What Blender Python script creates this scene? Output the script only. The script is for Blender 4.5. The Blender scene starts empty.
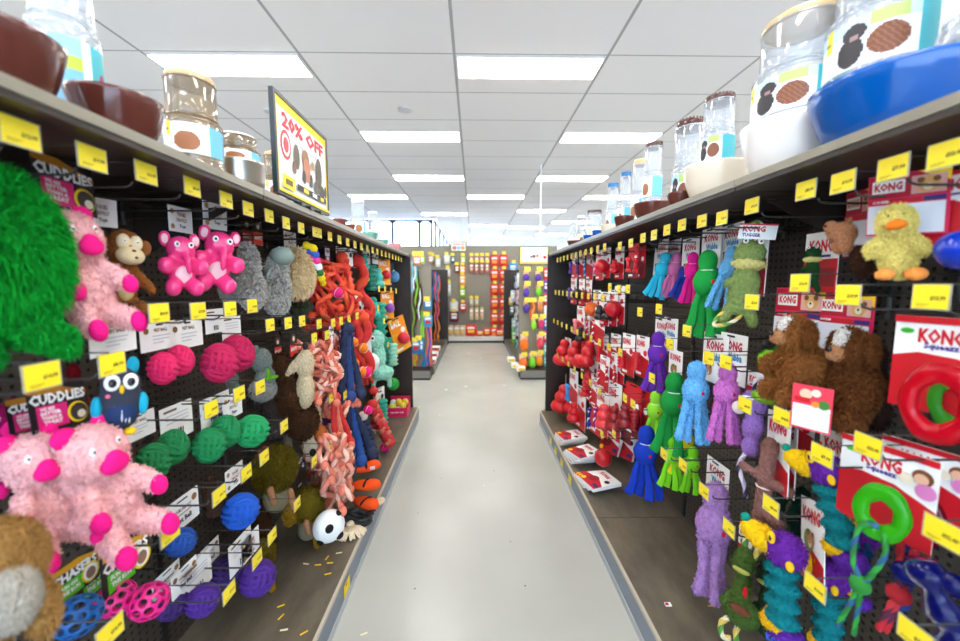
import bpy, bmesh, math, random
import numpy as np
from mathutils import Vector, Matrix, Euler, noise
R = math.radians
PI = math.pi
random.seed(7)
scene = bpy.context.scene
C = scene.collection

# ------------------------------------------------------------------ camera
F = 380.0
CAM_Z = 1.45
PITCH = math.atan((320.5-283)/F)
YAW = math.atan((480-474)/F)
cd = bpy.data.cameras.new('camera')
cam = bpy.data.objects.new('camera', cd); C.objects.link(cam)
cd.sensor_fit = 'HORIZONTAL'; cd.sensor_width = 36.0; cd.lens = 36.0*F/960
cd.clip_start = 0.02; cd.clip_end = 200
cam.location = (0, 0, CAM_Z)
cam.rotation_euler = (PI/2-PITCH, 0, -YAW)
cd.dof.use_dof = True; cd.dof.focus_distance = 1.7; cd.dof.aperture_fstop = 1.6
scene.camera = cam
CM = Euler((PI/2-PITCH, 0, -YAW)).to_matrix()

def ray(px, py):
    return CM @ Vector(((px-480)/F, -(py-320.5)/F, -1))
def atx(px, py, x):
    d = ray(px, py); return Vector((x, d.y*x/d.x, CAM_Z+d.z*x/d.x))
def atz(px, py, z):
    d = ray(px, py); t = (z-CAM_Z)/d.z; return Vector((d.x*t, d.y*t, z))
def aty(px, py, y):
    d = ray(px, py); t = y/d.y; return Vector((d.x*t, y, CAM_Z+d.z*t))
def depth(p):
    return -(CM.transposed() @ (Vector(p)-Vector((0, 0, CAM_Z)))).z

# ------------------------------------------------------------------ world, exposure
w = bpy.data.worlds.new('sky'); scene.world = w; w.use_nodes = True
bg = w.node_tree.nodes['Background']
bg.inputs[0].default_value = (0.84, 0.91, 1.0, 1); bg.inputs[1].default_value = 6.0
scene.view_settings.view_transform = 'Standard'
scene.view_settings.look = 'None'
scene.view_settings.gamma = 1
scene.view_settings.exposure = 0.93
LAMP = 13.0

# ------------------------------------------------------------------ materials
def s2l(c):
    return tuple((v/255/12.92 if v/255 <= .04045 else ((v/255+.055)/1.055)**2.4) for v in c)
MATS = {}
def newmat(name):
    m = bpy.data.materials.new(name); m.use_nodes = True
    nt = m.node_tree
    return m, nt, nt.nodes['Principled BSDF'], nt.nodes['Material Output']
def mat(col, kind='plastic'):
    key = (tuple(col), kind)
    if key in MATS: return MATS[key]
    m, nt, b, out = newmat('%s_%02x%02x%02x' % ((kind,)+tuple(int(v) for v in col)))
    lin = s2l(col)
    N = nt.nodes; L = nt.links
    b.inputs['Base Color'].default_value = (*lin, 1)
    def noisebump(scale, strength, dist=.002, colvar=0.0):
        tc = N.new('ShaderNodeTexCoord'); n = N.new('ShaderNodeTexNoise')
        n.inputs['Scale'].default_value = scale; n.inputs['Detail'].default_value = 3
        L.new(tc.outputs['Object'], n.inputs['Vector'])
        if strength:
            bp = N.new('ShaderNodeBump'); bp.inputs['Strength'].default_value = strength
            bp.inputs['Distance'].default_value = dist
            L.new(n.outputs['Fac'], bp.inputs['Height']); L.new(bp.outputs[0], b.inputs['Normal'])
        if colvar:
            r = N.new('ShaderNodeMapRange'); r.inputs[1].default_value = .3; r.inputs[2].default_value = .7
            r.inputs[3].default_value = 1-colvar; r.inputs[4].default_value = 1+colvar
            h = N.new('ShaderNodeHueSaturation'); h.inputs['Color'].default_value = (*lin, 1)
            L.new(n.outputs['Fac'], r.inputs[0]); L.new(r.outputs[0], h.inputs['Value'])
            L.new(h.outputs[0], b.inputs['Base Color'])
    if kind == 'plush':
        b.inputs['Roughness'].default_value = .95; b.inputs['Specular IOR Level'].default_value = .15
        noisebump(28, .6, .02, .18)
    elif kind == 'fabric':
        b.inputs['Roughness'].default_value = .8; b.inputs['Specular IOR Level'].default_value = .25
        noisebump(60, .3, .004, .06)
    elif kind == 'rope':
        b.inputs['Roughness'].default_value = .75; noisebump(120, .4, .003, .12)
    elif kind == 'gloss':
        b.inputs['Roughness'].default_value = .14
    elif kind == 'rubber':
        b.inputs['Roughness'].default_value = .38
    elif kind == 'jelly':
        b.inputs['Roughness'].default_value = .1; b.inputs['Transmission Weight'].default_value = .35
        b.inputs['IOR'].default_value = 1.3
    elif kind == 'paper':
        b.inputs['Roughness'].default_value = .5
    elif kind == 'metal':
        b.inputs['Metallic'].default_value = 1; b.inputs['Roughness'].default_value = .3
    elif kind == 'clear':
        tr = N.new('ShaderNodeBsdfTransparent'); tr.inputs[0].default_value = (*lin, 1)
        gl = N.new('ShaderNodeBsdfGlossy'); gl.inputs['Roughness'].default_value = .08
        df = N.new('ShaderNodeBsdfDiffuse'); df.inputs[0].default_value = (*lin, 1)
        lw = N.new('ShaderNodeLayerWeight'); lw.inputs[0].default_value = .35
        ma = N.new('ShaderNodeMath'); ma.operation = 'MULTIPLY_ADD'; ma.inputs[1].default_value = .45; ma.inputs[2].default_value = .05
        L.new(lw.outputs['Facing'], ma.inputs[0])
        m1 = N.new('ShaderNodeMixShader'); m1.inputs[0].default_value = .24 if col[2] < 250 else .05
        L.new(tr.outputs[0], m1.inputs[1]); L.new(df.outputs[0], m1.inputs[2])
        m2 = N.new('ShaderNodeMixShader'); L.new(ma.outputs[0], m2.inputs[0])
        L.new(m1.outputs[0], m2.inputs[1]); L.new(gl.outputs[0], m2.inputs[2])
        L.new(m2.outputs[0], out.inputs[0])
    else:
        b.inputs['Roughness'].default_value = .4
    MATS[key] = m
    return m

def mat_grid_ceiling():
    m, nt, b, out = newmat('ceiling_tiles'); N = nt.nodes; L = nt.links
    tc = N.new('ShaderNodeTexCoord'); sp = N.new('ShaderNodeSeparateXYZ')
    L.new(tc.outputs['Object'], sp.inputs[0])
    def lines(sock, off, per, wd):
        a = N.new('ShaderNodeMath'); a.operation = 'SUBTRACT'; L.new(sock, a.inputs[0]); a.inputs[1].default_value = off-wd/2
        f = N.new('ShaderNodeMath'); f.operation = 'FLOORED_MODULO'; L.new(a.outputs[0], f.inputs[0]); f.inputs[1].default_value = per
        c = N.new('ShaderNodeMath'); c.operation = 'LESS_THAN'; L.new(f.outputs[0], c.inputs[0]); c.inputs[1].default_value = wd
        return c.outputs[0]
    a = lines(sp.outputs[0], -.15, 1.2, .022); c = lines(sp.outputs[1], 3.13, .6, .012)
    mx = N.new('ShaderNodeMath'); mx.operation = 'MAXIMUM'; L.new(a, mx.inputs[0]); L.new(c, mx.inputs[1])
    n = N.new('ShaderNodeTexNoise'); n.inputs['Scale'].default_value = .5; L.new(tc.outputs['Object'], n.inputs['Vector'])
    cr = N.new('ShaderNodeMix'); cr.data_type = 'RGBA'
    cr.inputs[6].default_value = (*s2l((248, 245, 246)), 1); cr.inputs[7].default_value = (*s2l((242, 240, 244)), 1)
    L.new(n.outputs['Fac'], cr.inputs[0])
    m2 = N.new('ShaderNodeMix'); m2.data_type = 'RGBA'; m2.inputs[7].default_value = (*s2l((176, 176, 180)), 1)
    L.new(mx.outputs[0], m2.inputs[0]); L.new(cr.outputs[2], m2.inputs[6])
    L.new(m2.outputs[2], b.inputs['Base Color']); b.inputs['Roughness'].default_value = .75
    return m
def mat_floor():
    m, nt, b, out = newmat('polished_concrete'); N = nt.nodes; L = nt.links
    tc = N.new('ShaderNodeTexCoord')
    n = N.new('ShaderNodeTexNoise'); n.inputs['Scale'].default_value = 1.6; n.inputs['Detail'].default_value = 6
    L.new(tc.outputs['Object'], n.inputs['Vector'])
    r = N.new('ShaderNodeValToRGB'); e = r.color_ramp.elements
    e[0].position = .3; e[0].color = (*s2l((176, 176, 167)), 1); e[1].position = .7; e[1].color = (*s2l((186, 186, 177)), 1)
    L.new(n.outputs['Fac'], r.inputs[0])
    v = N.new('ShaderNodeTexVoronoi'); v.inputs['Scale'].default_value = 5.5; L.new(tc.outputs['Object'], v.inputs['Vector'])
    lt = N.new('ShaderNodeMath'); lt.operation = 'LESS_THAN'; lt.inputs[1].default_value = .028; L.new(v.outputs['Distance'], lt.inputs[0])
    mx = N.new('ShaderNodeMix'); mx.data_type = 'RGBA'; mx.inputs[7].default_value = (*s2l((120, 118, 108)), 1)
    L.new(lt.outputs[0], mx.inputs[0]); L.new(r.outputs[0], mx.inputs[6]); L.new(mx.outputs[2], b.inputs['Base Color'])
    n2 = N.new('ShaderNodeTexNoise'); n2.inputs['Scale'].default_value = 6; L.new(tc.outputs['Object'], n2.inputs['Vector'])
    mr = N.new('ShaderNodeMapRange'); mr.inputs[3].default_value = .2; mr.inputs[4].default_value = .3
    L.new(n2.outputs['Fac'], mr.inputs[0]); L.new(mr.outputs[0], b.inputs['Roughness'])
    bp = N.new('ShaderNodeBump'); bp.inputs['Strength'].default_value = .03; bp.inputs['Distance'].default_value = .006
    L.new(n2.outputs['Fac'], bp.inputs['Height']); L.new(bp.outputs[0], b.inputs['Normal'])
    return m
def mat_peg(base, hole, axes):
    m, nt, b, out = newmat('pegboard'); N = nt.nodes; L = nt.links
    tc = N.new('ShaderNodeTexCoord'); sp = N.new('ShaderNodeSeparateXYZ'); L.new(tc.outputs['Object'], sp.inputs[0])
    P = .0254
    def cen(sock):
        a = N.new('ShaderNodeMath'); a.operation = 'FLOORED_MODULO'; L.new(sock, a.inputs[0]); a.inputs[1].default_value = P
        s = N.new('ShaderNodeMath'); s.operation = 'SUBTRACT'; L.new(a.outputs[0], s.inputs[0]); s.inputs[1].default_value = P/2
        q = N.new('ShaderNodeMath'); q.operation = 'MULTIPLY'; L.new(s.outputs[0], q.inputs[0]); L.new(s.outputs[0], q.inputs[1])
        return q.outputs[0]
    a = cen(sp.outputs[axes[0]]); c = cen(sp.outputs[axes[1]])
    ad = N.new('ShaderNodeMath'); ad.operation = 'ADD'; L.new(a, ad.inputs[0]); L.new(c, ad.inputs[1])
    sq = N.new('ShaderNodeMath'); sq.operation = 'SQRT'; L.new(ad.outputs[0], sq.inputs[0])
    st = N.new('ShaderNodeMapRange'); st.interpolation_type = 'SMOOTHSTEP'
    st.inputs[1].default_value = .005; st.inputs[2].default_value = .0064; L.new(sq.outputs[0], st.inputs[0])
    mx = N.new('ShaderNodeMix'); mx.data_type = 'RGBA'
    mx.inputs[6].default_value = (*s2l(hole), 1); mx.inputs[7].default_value = (*s2l(base), 1)
    L.new(st.outputs[0], mx.inputs[0]); L.new(mx.outputs[2], b.inputs['Base Color'])
    bp = N.new('ShaderNodeBump'); bp.inputs['Strength'].default_value = 1; bp.inputs['Distance'].default_value = .004
    L.new(st.outputs[0], bp.inputs['Height']); L.new(bp.outputs[0], b.inputs['Normal'])
    b.inputs['Roughness'].default_value = .42
    return m
def mat_smudged(c1, c2, name, rough=.4, stretch=(1, 1, 1), scale=6):
    m, nt, b, out = newmat(name); N = nt.nodes; L = nt.links
    tc = N.new('ShaderNodeTexCoord'); mp = N.new('ShaderNodeMapping'); mp.inputs['Scale'].default_value = stretch
    L.new(tc.outputs['Object'], mp.inputs[0])
    n = N.new('ShaderNodeTexNoise'); n.inputs['Scale'].default_value = scale; n.inputs['Detail'].default_value = 8; n.inputs['Roughness'].default_value = .65
    L.new(mp.outputs[0], n.inputs['Vector'])
    r = N.new('ShaderNodeValToRGB'); e = r.color_ramp.elements
    e[0].position = .3; e[0].color = (*s2l(c1), 1); e[1].position = .72; e[1].color = (*s2l(c2), 1)
    L.new(n.outputs['Fac'], r.inputs[0]); L.new(r.outputs[0], b.inputs['Base Color'])
    b.inputs['Roughness'].default_value = rough
    return m
def mat_emit(col, s, name):
    m, nt, b, out = newmat(name)
    b.inputs['Base Color'].default_value = (1, 1, 1, 1)
    b.inputs['Emission Color'].default_value = (*col, 1); b.inputs['Emission Strength'].default_value = s
    return m

# ------------------------------------------------------------------ mesh builder
_text = {}
def text_geo(s):
    if s in _text: return _text[s]
    cu = bpy.data.curves.new('t', 'FONT'); cu.body = s; cu.resolution_u = 1; cu.offset = .045
    o = bpy.data.objects.new('t', cu); C.objects.link(o)
    dg = bpy.context.evaluated_depsgraph_get(); dg.update()
    me = bpy.data.meshes.new_from_object(o.evaluated_get(dg))
    vs = [tuple(v.co[:2]) for v in me.vertices]; fs = [tuple(p.vertices) for p in me.polygons]
    bpy.data.objects.remove(o); bpy.data.meshes.remove(me); bpy.data.curves.remove(cu)
    xs = [v[0] for v in vs]; ys = [v[1] for v in vs]
    x0, x1, y0, y1 = min(xs), max(xs), min(ys), max(ys)
    vs = [((x-x0)/(x1-x0), (y-y0)/(y1-y0)) for x, y in vs]
    _text[s] = (vs, fs); return _text[s]

class MB:
    def __init__(s): s.v = []; s.f = []; s.m = []; s.mats = []
    def mi(s, m):
        if m not in s.mats: s.mats.append(m)
        return s.mats.index(m)
    def add(s, vs, fs, m, X=None):
        n = len(s.v); k = s.mi(m)
        s.v += [tuple(X @ Vector(v)) if X else tuple(v) for v in vs]
        s.f += [tuple(i+n for i in f) for f in fs]; s.m += [k]*len(fs)
        return s
    def box(s, a, b, m):
        x0, y0, z0 = a; x1, y1, z1 = b
        return s.add([(x0,y0,z0),(x1,y0,z0),(x1,y1,z0),(x0,y1,z0),(x0,y0,z1),(x1,y0,z1),(x1,y1,z1),(x0,y1,z1)],
              [(0,3,2,1),(4,5,6,7),(0,1,5,4),(1,2,6,5),(2,3,7,6),(3,0,4,7)], m)
    def ell(s, c, r, m, rot=None, nu=20, nv=12):
        vs = []; fs = []
        M = Euler([R(a) for a in rot]).to_matrix() if rot else Matrix.Identity(3)
        for j in range(nv+1):
            t = PI*j/nv
            for i in range(nu):
                p = 2*PI*i/nu
                q = M @ Vector((r[0]*math.sin(t)*math.cos(p), r[1]*math.sin(t)*math.sin(p), r[2]*math.cos(t)))
                vs.append((c[0]+q.x, c[1]+q.y, c[2]+q.z))
        for j in range(nv):
            for i in range(nu):
                a = j*nu+i; b = j*nu+(i+1) % nu
                fs.append((a, a+nu, b+nu, b))
        return s.add(vs, fs, m)
    def tube(s, path, r, ms, seg=8, lobes=0, twist=0, flat=1.0, cap=True, close=False, up=None):
        """round, flattened or twisted (lobed) tube along a path; ms = material or one per lobe"""
        P = [Vector(p) for p in path]; n = len(P)
        if not isinstance(ms, (list, tuple)): ms = [ms]
        vs = []; ang = 0; u = None; base = len(s.v)
        for i, p in enumerate(P):
            if close: t = P[(i+1) % n]-P[i-1]
            else: t = P[min(i+1, n-1)]-P[max(i-1, 0)]
            if t.length < 1e-9: t = Vector((0, 0, 1))
            t.normalize()
            if u is None:
                u = Vector(up) if up else (Vector((1, 0, 0)) if abs(t.x) < .8 else Vector((0, 1, 0)))
            u = (u-t*u.dot(t)); u = u.normalized() if u.length > 1e-6 else t.orthogonal().normalized()
            v = t.cross(u)
            rr = r[i] if isinstance(r, (list, tuple)) else r
            if i: ang += twist*(P[i]-P[i-1]).length/max(rr, 1e-5)
            for k in range(seg):
                a = 2*PI*k/seg
                q = rr*(1+(.2*abs(math.cos(lobes*a/2))-.12 if lobes else 0))
                w_ = a+ang
                d = u*math.cos(w_)*q+v*math.sin(w_)*q*flat
                vs.append(p+d)
        fs = []; mi = []
        rows = n if close else n-1
        for i in range(rows):
            for k in range(seg):
                a = i*seg+k; b = i*seg+(k+1) % seg; j = ((i+1) % n)*seg
                fs.append((a, b, j+(k+1) % seg, j+k)); mi.append(ms[int((k+.5)/seg*max(lobes, 1)) % len(ms)])
        if cap and not close:
            fs.append(tuple(range(seg))[::-1]); mi.append(ms[0]); fs.append(tuple((n-1)*seg+k for k in range(seg))); mi.append(ms[0])
        s.v += [tuple(v) for v in vs]
        s.f += [tuple(i+base for i in f) for f in fs]; s.m += [s.mi(m) for m in mi]
        return s
    def lathe(s, prof, m, seg=40, c=(0, 0, 0), sq=0):
        vs = []; fs = []
        for (r, z) in prof:
            for k in range(seg):
                a = 2*PI*k/seg
                vs.append((c[0]+r*math.cos(a), c[1]+r*math.sin(a), c[2]+z))
        for j in range(len(prof)-1):
            for k in range(seg):
                a = j*seg+k; b = j*seg+(k+1) % seg
                fs.append((a, b, b+seg, a+seg))
        return s.add(vs, fs, m)
    def text(s, t, x0, z0, x1, z1, y, m):
        vs, fs = text_geo(t)
        return s.add([(x0+a*(x1-x0), y, z0+b*(z1-z0)) for a, b in vs], fs, m)
    def mesh(s, name, smooth=True):
        me = bpy.data.meshes.new(name); me.from_pydata(s.v, [], s.f)
        for m in s.mats: me.materials.append(m)
        me.polygons.foreach_set('material_index', s.m)
        if smooth: me.polygons.foreach_set('use_smooth', [True]*len(s.f))
        me.update(); return me
    def build(s, name, parent=None, smooth=False):
        o = bpy.data.objects.new(name, s.mesh(name, smooth)); C.objects.link(o)
        if parent: o.parent = parent
        return o

def tag(o, label, cat, group=None, kind=None):
    o['label'] = label; o['category'] = cat
    if group: o['group'] = group
    if kind: o['kind'] = kind
    return o
def struct(o): o['kind'] = 'structure'; return o
def empty(name, loc=(0, 0, 0), rz=0, sc=1):
    o = bpy.data.objects.new(name, None); C.objects.link(o); o.empty_display_size = .05
    o.location = loc; o.rotation_euler = (0, 0, R(rz)); o.scale = (sc,)*3
    return o
def child(name, me, parent, loc=(0, 0, 0), rot=(0, 0, 0), sc=1):
    o = bpy.data.objects.new(name, me); C.objects.link(o); o.parent = parent
    o.location = loc; o.rotation_euler = tuple(R(a) for a in rot); o.scale = (sc,)*3 if not isinstance(sc, tuple) else sc
    return o
def copy_tree(o, parent=None):
    c = o.copy(); C.objects.link(c); c.parent = parent
    for ch in list(o.children): copy_tree(ch, c)
    return c

# ------------------------------------------------------------------ the shop
BLACK = mat((28, 24, 20), 'plastic')
LY, RY = 3.93, 3.80                       # far ends of the two aisle-side units
floor = struct(MB().box((-9, -6, -.1), (9, 20, 0), mat_floor()).build('floor'))
CH = CAM_Z+1.765
cm = mat_grid_ceiling()
struct(MB().box((-9, -6, CH), (9, 10.8, CH+.1), cm).box((-1.05, 10.8, CH), (9, 20, CH+.1), cm).build('ceiling'))
wallm = mat((222, 222, 220), 'paper')
struct(MB().box((-9.1, -6, 0), (-9, 10.8, CH), wallm).build('wall_left'))
struct(MB().box((9, -6, 0), (9.1, 20, CH), wallm).build('wall_right'))
struct(MB().box((-9, -6.1, 0), (9, -6, .35), wallm).box((-9, -6.1, 3.0), (9, -6, CH), wallm).box((-9, -6.1, .35), (-7.5, -6, 3.0), wallm).box((7.5, -6.1, .35), (9, -6, 3.0), wallm).build('wall_front'))
_m = MB()
for _x in (-7.5, -5, -2.5, 0, 2.5, 5, 7.44): _m.box((_x, -6.08, .35), (_x+.06, -6.02, 3.0), mat((74, 92, 112), 'plastic'))
_w3 = struct(_m.build('added_front_window')); MB().box((-7.5, -6.055, .35), (7.5, -6.05, 3.0), mat((235, 245, 255), 'clear')).build('pane', _w3)  # unseen shopfront glazing behind the camera, added so daylight brightens the ceiling
struct(MB().box((-1.05, 20, 0), (9, 20.1, .35), wallm).box((-1.05, 20, 1.7), (9, 20.1, CH), wallm).box((8, 20, .35), (9, 20.1, 1.7), wallm).build('wall_back'))
greyw = mat((196, 198, 204), 'paper')
struct(MB().box((-9, 10.8, 0), (-1.15, 10.9, 2.43), greyw).box((-9, 10.8, 2.43), (-4.6, 10.9, CH), greyw).build('wall_far_left'))
struct(MB().box((-1.15, 10.8, 0), (-1.05, 20, 2.43), greyw).build('wall_side'))
def window(name, a, b, axis, posts):
    fr = mat((74, 92, 112), 'plastic'); pane = mat((235, 245, 255), 'clear')
    m = MB(); z0, z1 = 2.43, CH-.001
    def bar(p, q, za, zb, t=.03):
        if axis == 'x': m.box((p, 10.82, za), (q, 10.82+.06, zb), fr)
        else: m.box((-1.13, p, za), (-1.07, q, zb), fr)
    bar(a, b, z0, z0+.05); bar(a, b, z1-.05, z1)
    for p in posts: bar(p-.035, p+.035, z0, z1); bar(p-.09, p+.09, z1-.09, z1-.05)
    o = struct(m.build(name))
    g = MB()
    if axis == 'x': g.box((a, 10.845, z0+.05), (b, 10.85, z1-.05), pane)
    else: g.box((-1.105, a, z0+.05), (-1.10, b, z1-.05), pane)
    g.build('pane', o)
_m = MB()
for _x in (-1.05, 1.2, 3.4, 5.6, 7.94): _m.box((_x, 20.02, .35), (_x+.06, 20.08, 1.7), mat((74, 92, 112), 'plastic'))
_w4 = struct(_m.build('added_back_window')); MB().box((-1.05, 20.05, .35), (8, 20.055, 1.7), mat((235, 245, 255), 'clear')).build('pane', _w4)  # unseen glazing in the far wall, added to throw daylight on the far ceiling
window('window_1', -4.6, -1.15, 'x', [-4.57, -3.6, -2.9, -2.27, -1.52, -1.19])
window('window_2', 10.9, 20, 'y', [11, 12.5, 14, 15.5, 17, 18.5, 19.9])

# ceiling lights: recessed panels, every one a lamp
em = mat_emit((1.0, .97, .92), LAMP, 'lit_diffuser'); trim = mat((235, 235, 235), 'plastic')
lp = None
spots = []
for k, ys in {-4: (-3, .3), -3: (-1.5, 1.5), -2: (-3.3, .3, 3.31, 8.0), -1: (-1.6, 1.5, 4.79, 6.6, 9.95), 0: (-3.3, .3, 3.31, 8.0, 11.9, 14.2, 16.5),
              1: (-1.6, 1.5, 4.79, 6.6, 9.5, 12.3, 15), 2: (-3.3, .3, 8.0, 11.2, 14), 3: (-1.5, 1.5, 9.5, 12.3), 4: (-3, .3, 4.8, 8, 11), 5: (3.3, 6.6), -5: (3.3, 6.6), -6: (1, 5)}.items():
    for y in ys: spots.append((-.15+1.2*k, y))
m1 = MB().box((.02, -.15, -.012), (1.18, .15, -.002), trim).mesh('frame', False)
m2 = MB().box((.03, -.14, -.016), (1.17, .14, -.012), em).mesh('diffuser', False)
for i, (x, y) in enumerate(spots):
    o = empty('ceiling_light', (x, y, CH))
    child('frame', m1, o); child('diffuser', m2, o)
    tag(o, 'long white fluorescent light panel set into the ceiling grid', 'ceiling light', 'fluorescent panels in the ceiling')
sp = MB().lathe([(.0, 0), (.07, 0), (.075, -.012), (.05, -.02), (0, -.02)], mat((210, 210, 214)), 28).mesh('vent', False)
for (px, py), nm, lb in [((405, 109), 'smoke_detector', 'small round white fitting in the ceiling above the middle of the aisle'),
                     ((272, 111), 'ceiling_speaker', 'round pale fitting in the ceiling just above the framed discount sign')]:
    p = atz(px, py, CH)
    o = bpy.data.objects.new(nm, sp); C.objects.link(o); o.location = p; tag(o, lb, 'ceiling fitting')

# ------------------------------------------------------------------ shelving units along the aisle
LB, LF, LT = -1.09, -.583, -.655          # pegboard, base front, top shelf front (left)
RB, RF, RT = 1.185, .675, .74
TOP0, TOP1, BASE = 1.722, 1.742, .14
pegL = mat_peg((72, 65, 56), (3, 3, 3), (1, 2)); pegX = mat_peg((146, 138, 120), (84, 78, 66), (0, 2))
baseM = mat_smudged((80, 72, 60), (122, 112, 94), 'base_shelf_vinyl', .38, (1, .35, 1), 9)
topM = mat_smudged((120, 114, 98), (148, 141, 124), 'shelf_edge', .35, (1, .4, 1), 8)
darkM = mat_smudged((22, 16, 13), (52, 39, 30), 'dark_brown_steel', .45, (1, 1, .3), 7)
kickM = mat((118, 128, 140), 'plastic'); lipM = mat((190, 180, 160), 'plastic'); lightM = mat((168, 172, 174), 'plastic')
def bay(name, bx, fx, tx, y0, y1, label, cat, group):
    s = 1 if fx > bx else -1
    o = empty(name, ((bx+fx)/2, (y0+y1)/2, 0)); M = Matrix.Translation(-o.location)
    def B(n, specs):
        m = MB()
        for a, b, mm in specs:
            lo = [min(a[i], b[i]) for i in range(3)]; hi = [max(a[i], b[i]) for i in range(3)]
            m.box([lo[i]-o.location[i] for i in range(3)], [hi[i]-o.location[i] for i in range(3)], mm)
        return m.build(n, o)
    g = .002
    B('back_panel', [((bx, y0+g, BASE), (bx-s*.02, y1-g, TOP0-.001), pegL)])
    B('base_shelf', [((bx, y0+g, BASE-.02), (fx-s*.012, y1-g, BASE), baseM), ((bx, y0+g, .0), (fx-s*.03, y1-g, BASE-.02), darkM)])
    k = B('kick_strip', [((fx-s*.012, y0+g, BASE-.012), (fx, y1-g, BASE+.004), lipM), ((fx-s*.012, y0+g, .03), (fx-s*.004, y1-g, BASE-.014), kickM),
                     ((fx-s*.03, y0+g, .0), (fx+s*.002, y1-g, .028), lightM)])
    B('top_shelf', [((bx-s*.4, y0+g, TOP0), (tx, y1-g, TOP1), topM), ((bx, y0+g, TOP0-.012), (tx-s*.003, y1-g, TOP0-.0005), darkM)])
    for y in (y0+.03, ):
        m = MB(); p = [(bx, TOP0-.2), (bx, TOP0-.032), (tx-s*.12, TOP0-.032)]
        vs = [(a-o.location.x, yy-o.location.y, z) for yy in (y, y+.004) for a, z in p]
        m.add(vs, [(0,1,2),(5,4,3),(0,3,4,1),(1,4,5,2),(2,5,3,0)], darkM).build('bracket', o)
    B('upright', [((bx+s*.0005, y0+g, BASE+.002), (bx+s*.006, y0+.02, TOP0-.21), BLACK)])
    return tag(o, label, cat, group)
ordn = ['nearest', 'second nearest', 'third nearest', 'fourth nearest', 'farthest']
for k in range(5):
    bay('shelving_bay', LB, LF, LT, LY-.9*(k+1), LY-.9*k, 'dark pegboard shelving bay on the left of the aisle, %s to the camera' % ordn[4-k], 'shelving', 'pegboard bays left of the aisle')
    bay('shelving_bay', RB, RF, RT, RY-.9*(k+1), RY-.9*k, 'dark pegboard shelving bay on the right of the aisle, %s to the camera' % ordn[4-k], 'shelving', 'pegboard bays right of the aisle')
def endpanel(x0, x1, y):
    lo, hi = min(x0, x1), max(x0, x1)
    o = MB().box((lo, y+.001, .0), (hi, y+.03, TOP1), darkM).build('end_panel')
    b = min((q for q in C.objects if q.name.startswith('shelving_bay') and q.location.x*(lo+hi) > 0), key=lambda q: abs(q.location.y-(y-.45)))
    o.parent = b; o.location = -b.location
endpanel(LB-.4, LT+.005, LY)
endpanel(RB+.4, RT-.005, RY)

# ------------------------------------------------------------------ soft toy building
def fuse(items, m_, fur=0, furn=0, vox=.024, seed=1, jitter=0.0, furw=.012, droop=.4):
    """items: 6-tuples ellipsoid (x,y,z,rx,ry,rz) or 8-tuples limb (x0,y0,z0,x1,y1,z1,r0,r1) -> one continuous skin"""
    mb = MB()
    for it in items:
        if len(it) == 8:
            a = Vector(it[:3]); b = Vector(it[3:6]); L = (b-a).length; n = max(3, int(L/min(it[6], it[7])*2)+1)
            for i in range(n+1):
                t = i/n; p = a.lerp(b, t); r = it[6]*(1-t)+it[7]*t
                mb.ell(p, (r, r, r), m_, nu=12, nv=8)
        else: mb.ell(it[:3], it[3:6], m_, rot=it[6] if len(it) > 6 else None)
    me0 = mb.mesh('tmp')
    o = bpy.data.objects.new('tmp', me0); C.objects.link(o)
    rm = o.modifiers.new('r', 'REMESH'); rm.mode = 'VOXEL'; rm.voxel_size = vox
    sm = o.modifiers.new('s', 'SMOOTH'); sm.iterations = 4; sm.factor = .6
    dg = bpy.context.evaluated_depsgraph_get(); dg.update()
    me = bpy.data.meshes.new_from_object(o.evaluated_get(dg))
    bpy.data.objects.remove(o); bpy.data.meshes.remove(me0)
    me.materials.clear(); me.materials.append(m_)
    nv = len(me.vertices); co = np.empty(nv*3); me.vertices.foreach_get('co', co); co = co.reshape(-1, 3)
    no = np.empty(nv*3); me.vertices.foreach_get('normal', no); no = no.reshape(-1, 3)
    if jitter:
        for i in range(nv):
            co[i] += no[i]*jitter*noise.noise(Vector(co[i])*16+Vector((seed, 0, 0)))
        me.vertices.foreach_set('co', co.ravel())
    if furn:
        rng = np.random.default_rng(seed)
        idx = rng.integers(0, nv, furn)
        p = co[idx]+rng.normal(0, vox*.35, (furn, 3)); nn = no[idx]
        d = nn+rng.normal(0, .45, (furn, 3))+np.array([0, 0, -droop]); d /= np.linalg.norm(d, axis=1)[:, None]
        t = np.cross(d, rng.normal(0, 1, (furn, 3))); t /= np.linalg.norm(t, axis=1)[:, None]+1e-9
        ln = fur*rng.uniform(.6, 1.2, (furn, 1))
        p = p-nn*.006
        a = p+t*furw*.5; b = p-t*furw*.5; mid = p+d*ln*.6; c = p+d*ln+np.array([0, 0, -1])*ln*droop*.5
        V = np.concatenate([co, a, b, mid+t*furw*.4, mid-t*furw*.4, c])
        k = np.arange(furn)
        o1 = nv+k; o2 = nv+furn+k; o3 = nv+2*furn+k; o4 = nv+3*furn+k; o5 = nv+4*furn+k
        faces = [tuple(q.vertices) for q in me.polygons]
        faces += list(zip(o1.tolist(), o2.tolist(), o4.tolist(), o3.tolist())) + list(zip(o3.tolist(), o4.tolist(), o5.tolist()))
        me2 = bpy.data.meshes.new('fur'); me2.from_pydata(V.tolist(), [], faces); me2.materials.append(m_)
        bpy.data.meshes.remove(me); me = me2
    me.polygons.foreach_set('use_smooth', [True]*len(me.polygons))
    me.update(); return me

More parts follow.
